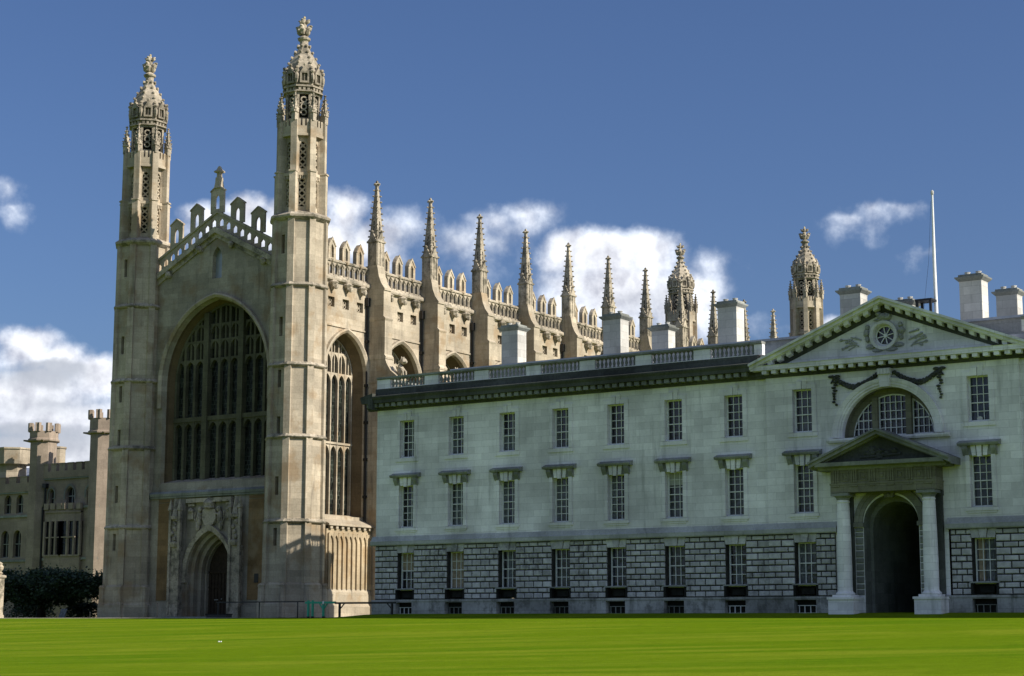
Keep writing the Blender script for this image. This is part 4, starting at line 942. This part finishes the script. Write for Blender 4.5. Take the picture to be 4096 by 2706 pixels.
for lo, hi, bars, off in ((38.18, 39.82, 5, 0), (36.6, 37.82, 4, 1), (40.18, 41.4, 4, 1)):
    for k in range(bars + 1):
        y = lo + (hi - lo) * k / bars; zt = archz(y - 39, 2.4, 10.45, 2.4)
        if zt > 10.7: mb.slab(fp, rect(y - (.035 if k in (0, bars) else .018), y + (.035 if k in (0, bars) else .018), 10.5, zt), .8, .9)
    for z, t in ((10.52, .08), (10.98, .018), (11.45, .03), (11.92, .018), (12.4, .018)):
        w2 = math.sqrt(max(0, 2.4 ** 2 - (z - 10.45) ** 2)); a, b = max(lo, 39 - w2), min(hi, 39 + w2)
        if b > a: mb.slab(fp, rect(a, b, z - t, z + t), .81, .9)
C1 = arch(2.42, 10.45, 2.42, 16, 39.0); C2 = arch(2.34, 10.45, 2.34, 16, 39.0); mb.band(fp, C1, .81, C2, .81, False)
lsh = put('window', mb, WHITE, lw, (XP, 39, 10.5))
mb = MB(); mb.poly(fp, arch(2.5, 10.45, 2.5, 14, 39.0), [], .92); put('pane', mb, GLASS, lw, (XP, 39, 10.5))
def swag(s):
    mb = MB(); ex, kx = 39 + s * 3.12, 39 + s * .5
    for i in range(15):
        t = i / 14; y = kx + (ex - kx) * t; z = 13.95 - .62 * math.sin(math.pi * t) * (.9 if t < .5 else 1) - .05 * t
        mb.ell((XP - .05, y, z), (.13, .15, .12 + .06 * math.sin(math.pi * t)), 6, 5, .35); mb.ell((XP - .14, y + rnd.uniform(-.1, .1), z + rnd.uniform(-.1, .1)), (.08, .08, .08), 6, 4, .3)
    for k in range(9): mb.ell((XP - .08, ex + rnd.uniform(-.1, .1), 13.65 - k * .16), (.12, .17 - .012 * k, .08), 6, 4, .35)
    for q in (-1, 1): mb.ell((XP - .08, ex + q * .18, 13.98), (.1, .2, .09), 7, 5, .2); mb.tube([(XP - .06, ex, 13.95), (XP - .06, ex + q * .22, 13.6)], .05, 5)
    put('carved_swag', mb, SOOT_SHADE, cls, (XP, (ex + kx) / 2, 13.6))
swag(1); swag(-1)
# ---- portico
XQ = 93.1                                                   # front of entablature
po = MB(); AYP = 39.0
mb = po; mb.box(XQ, XP + .05, AYP - 3.1, AYP + 3.05, 7.3, 7.72); mb.box(XQ - .03, XP + .05, AYP - 3.13, AYP + 3.08, 7.72, 7.82); mb.box(XQ + .02, XP + .05, AYP - 3.08, AYP + 3.03, 7.82, 8.55)
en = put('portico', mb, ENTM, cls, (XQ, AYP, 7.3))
mb = MB()
for k in range(6):
    y = AYP - 2.7 + k * 1.08
    for q in (-.13, 0, .13): mb.box(XQ - .05, XQ + .02, y + q - .05, y + q + .05, 7.86, 8.5)
    mb.box(XQ - .06, XQ + .02, y - .2, y + .2, 8.5, 8.56); mb.box(XQ - .05, XQ + .0, y - .2, y + .2, 7.62, 7.7)
    if k < 5: mb.slab(WF(XQ + .02), rect(y + .32, y + .76, 7.92, 8.46), -.04, .0, [rect(y + .38, y + .7, 7.98, 8.4)]); mb.ell((XQ + .02, y + .54, 8.18), (.05, .12, .14), 8, 5, .2)
put('frieze_ornament', mb, ENTM, en, (XQ, AYP, 8))
mb = MB(); wedge(mb, AYP - 3.75, AYP + 3.75, [(XP + .1, 8.55), (XQ - .06, 8.55), (XQ - .12, 8.68), (XQ - .55, 8.74), (XQ - .58, 8.95), (XP + .1, 9.0)])
tp = math.atan2(1.72, 4.1)
for s in (-1, 1):
    for o0, o1, x0 in ((0, .12, XQ - .72), (.12, .32, XQ - .6), (.32, .4, XQ - .3)):
        mb.loft([[(x, y, 10.72 - abs(y - AYP) * math.tan(tp) - o) for x, o in ((x0, o0), (XP + .1, o0), (XP + .1, o1), (x0, o1))] for y in (AYP, AYP + s * 4.1)])
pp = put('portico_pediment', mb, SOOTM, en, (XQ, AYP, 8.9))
mb = MB(); mb.add([(XQ - .02, AYP - 3.4, 8.97), (XQ - .02, AYP + 3.4, 8.97), (XQ - .02, AYP, 10.4)], [(0, 1, 2)]); put('portico_tympanum', mb, SOOT_SHADE, en, (XQ, AYP, 9))
mb = MB()
for i in range(9): mb.ell((XQ - .06, AYP + rnd.uniform(-.9, .9), 9.3 + rnd.uniform(-.12, .3)), (.1, rnd.uniform(.12, .3), rnd.uniform(.08, .2)), 7, 5, .3)
mb.ell((XQ - .08, AYP + .45, 9.42), (.12, .2, .16), 8, 6, .1); mb.tube([(XQ - .05, AYP + 1.2, 9.2), (XQ - .08, AYP, 9.25), (XQ - .05, AYP - 1.2, 9.3)], .07, 6)
put('carved_relief', mb, SOOT_SHADE, en, (XQ, AYP, 9.3))
for s in (-1, 1):
    y = AYP + s * 2.5; x = XQ + .44
    mb = MB(); mb.lathe(x, y, [(.4, 1.9), (.405, 3.4), (.385, 5.0), (.335, 6.9)], 24, cap=False); mb.lathe(x, y, [(.34, 6.75), (.38, 6.8), (.34, 6.85)], 24)
    co = put('column', mb, PORT, cls, (x, y, 1.9), True)
    mb = MB(); mb.lathe(x, y, [(.35, 6.9), (.36, 7.0), (.5, 7.12)], 24); mb.sq(x, y, [(.52, 7.12), (.52, 7.27), (.54, 7.28)]); put('capital', mb, SOOTM, co, (x, y, 7))
    mb = MB(); mb.lathe(x, y, [(.52, 1.68), (.54, 1.74), (.5, 1.8), (.44, 1.83), (.42, 1.9)], 24); mb.sq(x, y, [(.55, 1.55), (.55, 1.68)]); put('column_base', mb, PORT, co, (x, y, 1.6))
    mb = MB(); mb.box(XQ - .25, XP + .03, min(y - .75 * 1, y + .75), max(y - .75, y + .75), GB - .1, 1.42); mb.box(XQ - .32, XP + .03, y - .8, y + .8, 1.42, 1.552); put('pedestal', mb, PORT, cls, (XQ, y, GB))
    mb = MB(); mb.box(XP - .22, XP + .02, min(39 + s * 2.16, 39 + s * 3.05), max(39 + s * 2.16, 39 + s * 3.05), 1.56, 7.0); mb.box(XP - .28, XP + .02, min(39 + s * 2.14, 39 + s * 3.1), max(39 + s * 2.14, 39 + s * 3.1), 7.0, 7.28); put('pilaster', mb, SOOT_SHADE, cls, (XP, y, 1.5))
mb = MB(); A = arch(1.64, 5.65, 1.64, 12, 39.0); B = arch(2.12, 5.65, 2.05, 12, 39.0); C = arch(1.86, 5.65, 1.84, 12, 39.0)
mb.band(fp, A, 0, A, -.1, False); mb.band(fp, A, -.1, C, -.1, False); mb.band(fp, C, -.1, C, -.14, False); mb.band(fp, C, -.14, B, -.17, False); mb.band(fp, B, -.17, B, 0, False)
for s in (-1, 1): mb.box(XP - .2, XP + .02, min(39 + s * 1.58, 39 + s * 2.15), max(39 + s * 1.58, 39 + s * 2.15), 5.42, 5.66)
mb.slab(fp, [(38.78, 7.0), (39.22, 7.0), (39.34, 7.3), (38.66, 7.3)], -.26, 0); mb.ell((XP - .28, 39, 7.12), (.08, .14, .14), 7, 5, .2)
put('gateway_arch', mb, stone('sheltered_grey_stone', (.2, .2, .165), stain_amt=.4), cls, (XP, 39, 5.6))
for s in (-1, 1):
    mb = MB(); a, b = sorted((39 + s * 1.63, 39 + s * 2.12))
    for z0, z1, odd in rmap + [(5.14, 5.4, 0)]: block(fp, a, b, z0, z1, -.08)
    put('jamb_blocks', mb, SOOTM, cls, (XP, 39 + s * 1.9, 1.6))

# ------------------------------------------------------------------ flagpole and black frame on the roof
fpx, fpy = 98.6, 37.62
t = thing('flagpole', 'tall white flagpole with a small finial rising behind the pediment', 'flagpole', (fpx, fpy, 16.8))
mb = MB(); mb.tube([(fpx, fpy, 16.8), (fpx - .02, fpy + .02, 21), (fpx, fpy, 24.9)], [.12, .1, .055], 10); put('pole', mb, WHITE, t, (fpx, fpy, 16.8))
mb = MB(); mb.lathe(fpx, fpy, [(.06, 24.85), (.1, 24.95), (.09, 25.08), (.02, 25.16)], 8); put('finial', mb, PORTW, t, (fpx, fpy, 25))
mb = MB(); mb.tube([(fpx, fpy + .1, 24.5), (fpx - .02, fpy + .35, 21), (fpx, fpy + .75, 18.2)], .008, 4); put('halyard', mb, IRON, t, (fpx, fpy, 24))
x, y = 98.2, 38.05
t = thing('roof_frame', 'black open metal frame standing on the roof beside the flagpole', 'metal frame', (x, y, 17))
for dy in (-.4, .42):
    for dx in (-.4, .4):
        mb = MB(); mb.box(x + dx - .06, x + dx + .06, y + dy - .07, y + dy + .07, 17.0, 18.5); put('post', mb, IRON, t, (x + dx, y + dy, 17))
mb = MB(); mb.box(x - .5, x + .5, y - .5, y + .52, 18.5, 18.62); put('top_panel', mb, IRON, t, (x, y, 18.5))
mb = MB(); mb.loft([[(x - .4, y + .4, 17.2), (x + .4, y + .4, 17.2), (x + .4, y + .95, 17.2), (x - .4, y + .95, 17.2)], [(x - .4, y + .38, 18.0), (x + .4, y + .38, 18.0), (x + .4, y + .5, 18.0), (x - .4, y + .5, 18.0)]]); put('bracket', mb, IRON, t, (x, y + .6, 17.2))

# ------------------------------------------------------------------ crenellated college range far behind on the left
XR = 150.0
rg_ = thing('college_range', 'battlemented stone college range with octagonal turrets behind the dark tree', 'building', (XR, 166, G)); fr = WF(XR)
mb = MB()
H1 = [arch(.62, 15.2, .62, 5, y, 13.5) for y in (178.3, 176.1)] + [arch(.7, 10.7, .75, 5, y, 8.1) for y in (178.55, 176.3, 181.0)] + [arch(.6, 15.2, .62, 5, 180.6, 13.5)]
mb.poly(fr, rect(173.4, 200, G, 16.4), H1, 0)
for q in H1: mb.band(fr, q, 0, q, .5)
H2 = [arch(.42, 15.6, .6, 5, 169.75, 14.0), arch(.72, 15.5, .85, 5, 166.5, 14.2), arch(.42, 15.6, .6, 5, 163.2, 14.1), arch(.45, 3.0, .5, 4, 162.95, 1.5), rect(164.0, 166.0, 1.3, 3.55)]
fr2 = WF(XR - .5)
mb.poly(fr2, rect(161.3, 171.3, G, 17.8), H2, 0)
for q in H2: mb.band(fr2, q, 0, q, .5)
mb.box(XR - .5, XR + 40, 161.3, 161.5, G, 17.8); mb.box(XR - .5, XR + 1, 171.1, 171.3, G, 17.8); mb.box(XR + 38, XR + 39, 161, 200, G, 16)
put('wall', mb, RANGE, rg_, (XR, 166, G))
def openg(fn, q, d=.45):
    mb = MB(); mb.poly(fn, q, [], d); w_ = put('window', mb, GLASS, rg_, (XR, q[0][0], q[0][1]))
    ys2 = [p[0] for p in q]; zs2 = [p[1] for p in q]; a, b, c, d_ = min(ys2), max(ys2), min(zs2), max(zs2)
    mb = MB(); m_ = (a + b) / 2; zm = c + (d_ - c) * .5
    mb.slab(fn, rect(m_ - .05, m_ + .05, c, d_ - .2), d - .12, d - .01); mb.slab(fn, rect(a, b, zm - .06, zm + .06), d - .14, d - .01); mb.slab(fn, rect(a, b, c, c + .12), d - .14, d - .01)
    put('frame', mb, SOOTM, w_, (XR, m_, c))
for q in H1: openg(fr, q)
for q in H2: openg(fr2, q)
def merlons(fn, y0, y1, z0, zb, zt, step, wd, parent_mb):
    parent_mb.slab(fn, rect(y0, y1, z0, zb), -.25, .45)
    y = y1 - wd / 2 - .1
    while y > y0 + wd / 2: parent_mb.slab(fn, rect(y - wd / 2, y + wd / 2, zb, zt), -.25, .45); parent_mb.slab(fn, rect(y - wd / 2 - .06, y + wd / 2 + .06, zt, zt + .12), -.31, .5); y -= step
mb = MB(); merlons(fr, 173.6, 200, 16.15, 17.25, 17.95, 2.0, 1.25, mb); merlons(fr2, 162.4, 171.4, 17.55, 18.35, 19.2, 1.48, .92, mb)
put('battlement', mb, RANGE, rg_, (XR, 166, 17))
mb = MB()
for fn, a, b, z in ((fr, 173.5, 200, 13.15), (fr2, 161.2, 171.3, 13.9), (fr, 173.5, 200, 7.7), (fr2, 161.2, 171.3, 7.75), (fr, 173.5, 200, 16.1), (fr2, 162, 171.3, 17.5)): mb.slab(fn, rect(a, b, z - .14, z + .14), -.2, .05)
for c, h, sp in ((169.75, .42, 15.6), (166.5, .72, 15.5), (163.2, .42, 15.6)): mb.band(fr2, arch(h + .1, sp, h + .3, 5, c, sp - .6), -.14, arch(h + .3, sp, h + .55, 5, c, sp - .6), -.14, False)
put('string_course', mb, SOOTM, rg_, (XR, 166, 13))
# projecting bay window with its own small battlement
mb = MB(); bx = [(XR - .5, 169.9), (XR - 1.7, 169.4), (XR - 1.7, 166.6), (XR - .9, 164.1), (XR - .5, 164.1)]
def ringz(p, z, e=0): return [(x - e, y, z) for x, y in p]
mb.loft([ringz(bx, G), ringz(bx, 8.1)]); mb.loft([ringz(bx, 12.2), ringz(bx, 13.6)]); mb.loft([ringz(bx, 8.0, .12), ringz(bx, 8.2, .12)]); mb.loft([ringz(bx, 13.2, .12), ringz(bx, 13.4, .12)])
for (x0, y0), (x1, y1) in zip(bx[1:], bx[2:4]):
    for t in (.0, .36, .7, 1.0): mb.box(x0 + (x1 - x0) * t - .14, x0 + (x1 - x0) * t + .14, y0 + (y1 - y0) * t - .14, y0 + (y1 - y0) * t + .14, 8.1, 12.2)
    mb.box(min(x0, x1) - .06, min(x0, x1) + .06, min(y0, y1), max(y0, y1), 10.2, 10.34)
    for t in (.1, .5, .9): mb.box(x0 + (x1 - x0) * t - .2, x0 + (x1 - x0) * t + .2, y0 + (y1 - y0) * t - .4, y0 + (y1 - y0) * t + .4, 13.6, 14.35)
bw = put('bay_window', mb, RANGE, rg_, (XR - 1.5, 167, 8)); mb = MB(); mb.loft([ringz(bx, 8.1, -.2), ringz(bx, 12.2, -.2)]); put('glass', mb, GLASS, bw, (XR - 1, 167, 8))
def octower(y, a, z0, z1, zc, x=XR + .1):
    mb = MB(); mb.oct(x, y, [(a, z0), (a, zc)]); mb.oct(x, y, [(a, zc - .15), (a + .3, zc), (a + .3, zc + .2), (a + .12, zc + .35), (a + .12, z1 - 1.0)])
    for k in range(8):
        fn = OF(x, y, a + .12, k); h = (a + .12) * math.tan(math.pi / 8)
        for s in (-1, 1): mb.slab(fn, rect(s * h - .3, s * h + .3, z1 - 1.05, z1), -.06, .3)
    for k in (3, 5): ph = k * math.pi / 4; mb.tube([(x + a * math.cos(ph), y + a * math.sin(ph), zc), (x + (a + .9) * math.cos(ph), y + (a + .9) * math.sin(ph), zc + .1)], [.2, .1], 6)
    return put('octagonal_turret', mb, RANGE, rg_, (x, y, z0))
octower(172.4, 1.55, G, 24.4, 22.2, XR + .2); octower(162.2, 1.6, G, 25.4, 22.6, XR + .6)
mb = MB(); mb.tube([(XR - .75, 171.0, 6.5), (XR - .75, 171.0, 14), (XR - .75, 170.7, 14.4), (XR - .75, 170.7, 16.6)], .13, 8); mb.box(XR - 1.0, XR - .5, 170.4, 171.0, 16.4, 16.9); put('drainpipe', mb, IRON, rg_, (XR - .75, 171, 6.5))
for y, x, a in ((180.6, 152.5, 2.3), (174.3, 154, 1.05)):
    mb = MB(); mb.oct(x, y, [(a * .7, 15), (a * .7, 19.8), (a, 19.9), (a, 21.7), (a + .12, 21.75), (a + .12, 21.95)]); put('chimney_stack', mb, CREAM, rg_, (x, y, 15))
mb = MB(); mb.loft([[(XR + 1, 161.5, 17.5), (XR + 8, 161.5, 20.1), (XR + 15, 161.5, 17.5)], [(XR + 1, 200, 17.5), (XR + 8, 200, 20.1), (XR + 15, 200, 17.5)]]); put('roof', mb, LEAD, rg_, (XR + 8, 180, 17.5))

# ------------------------------------------------------------------ dark spreading tree
TX, TY = 117.5, 134.2
tr = thing('spreading_tree', 'low dark evergreen tree with a wide flat crown shading the range', 'tree', (TX, TY, G))
mb = MB(); mb.tube([(TX, TY, .3), (TX, TY, 1.4), (TX + .1, TY + .1, 2.6), (TX, TY, 3.6)], [.5, .36, .3, .18], 9)
for i in range(12):
    a = i * .55; L = rnd.uniform(4.5, 7.5); mb.tube([(TX, TY, 2.0 + .1 * i), (TX + L * .45 * math.cos(a), TY + L * .5 * math.sin(a), 2.9 + .08 * i), (TX + L * .9 * math.cos(a), TY + L * math.sin(a), 3.0 + .08 * i)], [.16, .09, .03], 6)
put('trunk', mb, BARK, tr, (TX, TY, G), True)
mb = MB(); cl = []
while len(cl) < 420:
    u, v, q = rnd.uniform(-1, 1), rnd.uniform(-1, 1), rnd.uniform(-1, 1)
    if u * u + v * v < 1 and q * q < 1 - (u * u + v * v) * .8: cl.append((TX + u * 5.4, TY + v * 9.4 + .6, 3.55 + q * (1.35 if q > 0 else 1.5) + .35 * math.sin(v * 7) * (q < 0) + rnd.uniform(-.15, .15), rnd.uniform(.5, 1.1)))
for cx_, cy_, cz_, cr in cl:
    for _ in range(75):
        d = Vector((rnd.gauss(0, 1), rnd.gauss(0, 1), rnd.gauss(0, .55))); p = Vector((cx_, cy_, cz_)) + d * cr * .55; s_ = rnd.uniform(.09, .2)
        a = Vector((rnd.gauss(0, 1), rnd.gauss(0, 1), rnd.gauss(0, .5))).normalized() * s_; b = a.cross(Vector((rnd.gauss(0, 1), rnd.gauss(0, 1), 1))).normalized() * s_ * .6
        mb.add([p - a, p - b, p + a, p + b], [(0, 1, 2, 3)])
put('crown', mb, LEAF, tr, (TX, TY, 3.8))
# sunlit gate pier at the far left
gx, gy = 97.3, 116.3
t = thing('gate_pier', 'sunlit stone gate pier with carved finial at the far left beside the tree', 'gate pier', (gx, gy, .4))
mb = MB(); mb.sq(gx, gy, [(.36, .35), (.36, .7), (.3, .75), (.3, 3.6), (.4, 3.7), (.4, 3.85), (.28, 3.9)]); put('shaft', mb, CARVE, t, (gx, gy, .4))
mb = MB(); mb.lathe(gx, gy, [(.2, 3.9), (.3, 4.05), (.16, 4.15), (.3, 4.35), (.34, 4.55), (.2, 4.72), (.26, 4.8), (.06, 4.95)], 10); put('finial', mb, CREAM, t, (gx, gy, 3.9))
# ------------------------------------------------------------------ small things along the lawn edge
def stake(x, y, h, lab):
    z = gz(x, y); t = thing('lawn_stake', lab, 'stake', (x, y, z), 'stakes along the lawn edge')
    mb = MB(); mb.tube([(x, y, z - .1), (x, y, z + h)], .03, 6); put('shaft', mb, IRON, t, (x, y, z)); mb = MB(); mb.ell((x, y, z + h), (.05, .05, .06), 6, 4); put('knob', mb, IRON, t, (x, y, z + h))
stake(98.0, 102.88, 1.05, 'tall thin black stake before the left chapel turret'); stake(98.0, 99.15, 1.1, 'tall thin black stake left of the chapel doorway')
stake(98.0, 106.4, .42, 'short black stake on the lawn edge nearest the left chapel turret'); stake(98.0, 110.1, .42, 'short black stake on the lawn edge beneath the dark tree')
t = thing('barrier', 'bright green painted wooden barrier with braced posts below the right turret', 'barrier', (94.6, 80, .5))
mb = MB(); mb.box(94.55, 94.65, 78.95, 81.62, 1.41, 1.55); put('top_rail', mb, GREENP, t, (94.6, 80, 1.4))
for y, h in ((81.36, 1.64), (80.97, 1.64), (80.02, 1.42)):
    mb = MB(); mb.box(94.53, 94.67, y - .055, y + .055, .45, h); p_ = put('post', mb, GREENP, t, (94.6, y, .5))
    mb = MB(); mb.box(94.52, 94.68, y - .065, y + .065, .44, .56); put('post_shoe', mb, IRON, p_, (94.6, y, .45))
for s in (-1, 1): mb = MB(); mb.tube([(94.6, 80.02, 1.0), (94.6, 80.02 + s * .34, 1.4)], .045, 6); put('brace', mb, GREENP, t, (94.6, 80, 1.2))
mb = MB(); mb.box(94.5, 94.54, 79.92, 80.04, 1.38, 1.58); put('notice', mb, WHITE, t, (94.5, 80, 1.4))
t = thing('barrier', 'dark timber barrier with braced posts between the green one and the pale building', 'barrier', (93.4, 76, .5))
mb = MB(); mb.box(93.35, 93.45, 72.9, 78.0, 1.36, 1.48); put('top_rail', mb, IRON, t, (93.4, 76, 1.4))
for y in (77.6, 73.2):
    mb = MB(); mb.box(93.34, 93.46, y - .06, y + .06, .5, 1.4); put('post', mb, IRON, t, (93.4, y, .5)); mb = MB(); mb.tube([(93.4, y, 1.0), (93.4, y + (-.4 if y > 75 else .4), 1.38)], .04, 6); put('brace', mb, IRON, t, (93.4, y, 1.2))
t = thing('barrier', 'thin dark rail on slim posts before the base of the right turret', 'barrier', (97, 88, .5))
mb = MB(); mb.box(96.97, 97.03, 83.8, 92.2, 1.55, 1.63); put('top_rail', mb, IRON, t, (97, 88, 1.6))
for y in (84.4, 88.0, 92.0): mb = MB(); mb.box(96.97, 97.03, y - .03, y + .03, .45, 1.55); put('post', mb, IRON, t, (97, y, .5))
t = thing('low_box', 'low black box lying at the lawn edge before the chapel doorway', 'box', (98.5, 93.2, .5))
mb = MB(); mb.box(98.2, 98.8, 92.3, 94.3, .42, .72); put('body', mb, IRON, t, (98.5, 93.3, .5)); mb = MB(); mb.box(98.15, 98.85, 92.25, 94.35, .72, .78); put('lid', mb, DARK, t, (98.5, 93.3, .75))
t = thing('notice_board', 'small pale notice board leaning at the foot of the left turret', 'notice board', (101.5, 113.4, .5))
mb = MB(); mb.loft([[(101.4, 113.1, .5), (101.4, 113.8, .5), (101.46, 113.8, .5), (101.46, 113.1, .5)], [(101.7, 113.1, 1.25), (101.7, 113.8, 1.25), (101.76, 113.8, 1.25), (101.76, 113.1, 1.25)]]); put('board', mb, GREYC, t, (101.5, 113.4, .5))
mb = MB(); mb.tube([(101.74, 113.45, 1.2), (102.0, 113.45, .45)], .03, 5); put('prop', mb, IRON, t, (101.8, 113.4, .8))
mb = MB(); sx, sy = 60.8, 57.5; sz = gz(sx, sy)
for k in (-1, 1): mb.loft([[(sx - .03, sy + k * .06 - .03, sz), (sx + .03, sy + k * .06 - .03, sz), (sx + .03, sy + k * .06 + .03, sz), (sx - .03, sy + k * .06 + .03, sz)], [(sx - .02, sy + k * .07 - .02, sz + .04), (sx + .02, sy + k * .07 - .02, sz + .05), (sx + .01, sy + k * .06 + .02, sz + .03), (sx - .02, sy + k * .06 + .02, sz + .05)]])
tag(put('paper_scrap', mb, WHITE, None, (sx, sy, sz)), 'tiny crumpled white scrap alone on the sunlit lawn', 'litter')
def shrub(x, y, rx, ry, h, n, lab, seed):
    q = random.Random(seed); z0 = gz(x, y); t = thing('shrub', lab, 'shrub', (x, y, z0), 'dark shrubs under the tree')
    mb = MB()
    for i in range(7): a = i * .9; mb.tube([(x, y, z0 - .1), (x + rx * .4 * math.cos(a), y + ry * .4 * math.sin(a), z0 + h * .55), (x + rx * .7 * math.cos(a), y + ry * .7 * math.sin(a), z0 + h * .85)], [.05, .03, .012], 5)
    put('stem', mb, BARK, t, (x, y, z0))
    mb = MB()
    for _ in range(n):
        a, rr, zz = q.uniform(0, 6.283), q.random() ** .5, q.random() ** .7; p = Vector((x + rx * rr * math.cos(a) * (1 - .4 * zz), y + ry * rr * math.sin(a) * (1 - .4 * zz), z0 + h * zz + q.uniform(-.15, .15)))
        d = Vector((q.gauss(0, 1), q.gauss(0, 1), q.gauss(0, .6))).normalized() * q.uniform(.08, .18); e = d.cross(Vector((q.gauss(0, 1), q.gauss(0, 1), 1))).normalized() * .08; mb.add([p - d, p - e, p + d, p + e], [(0, 1, 2, 3)])
    put('foliage', mb, LEAF, t, (x, y, z0 + h / 2))
shrub(124, 150.5, 2.5, 3.6, 2.3, 2600, 'dark leafy shrub below the left edge of the tree crown', 3)
shrub(124, 143.0, 2.2, 3.0, 1.9, 2200, 'low dark shrub behind the trunk of the tree', 4)
shrub(123, 134.5, 2.0, 2.6, 1.5, 1800, 'low dark shrub between the tree trunk and the left turret', 5)
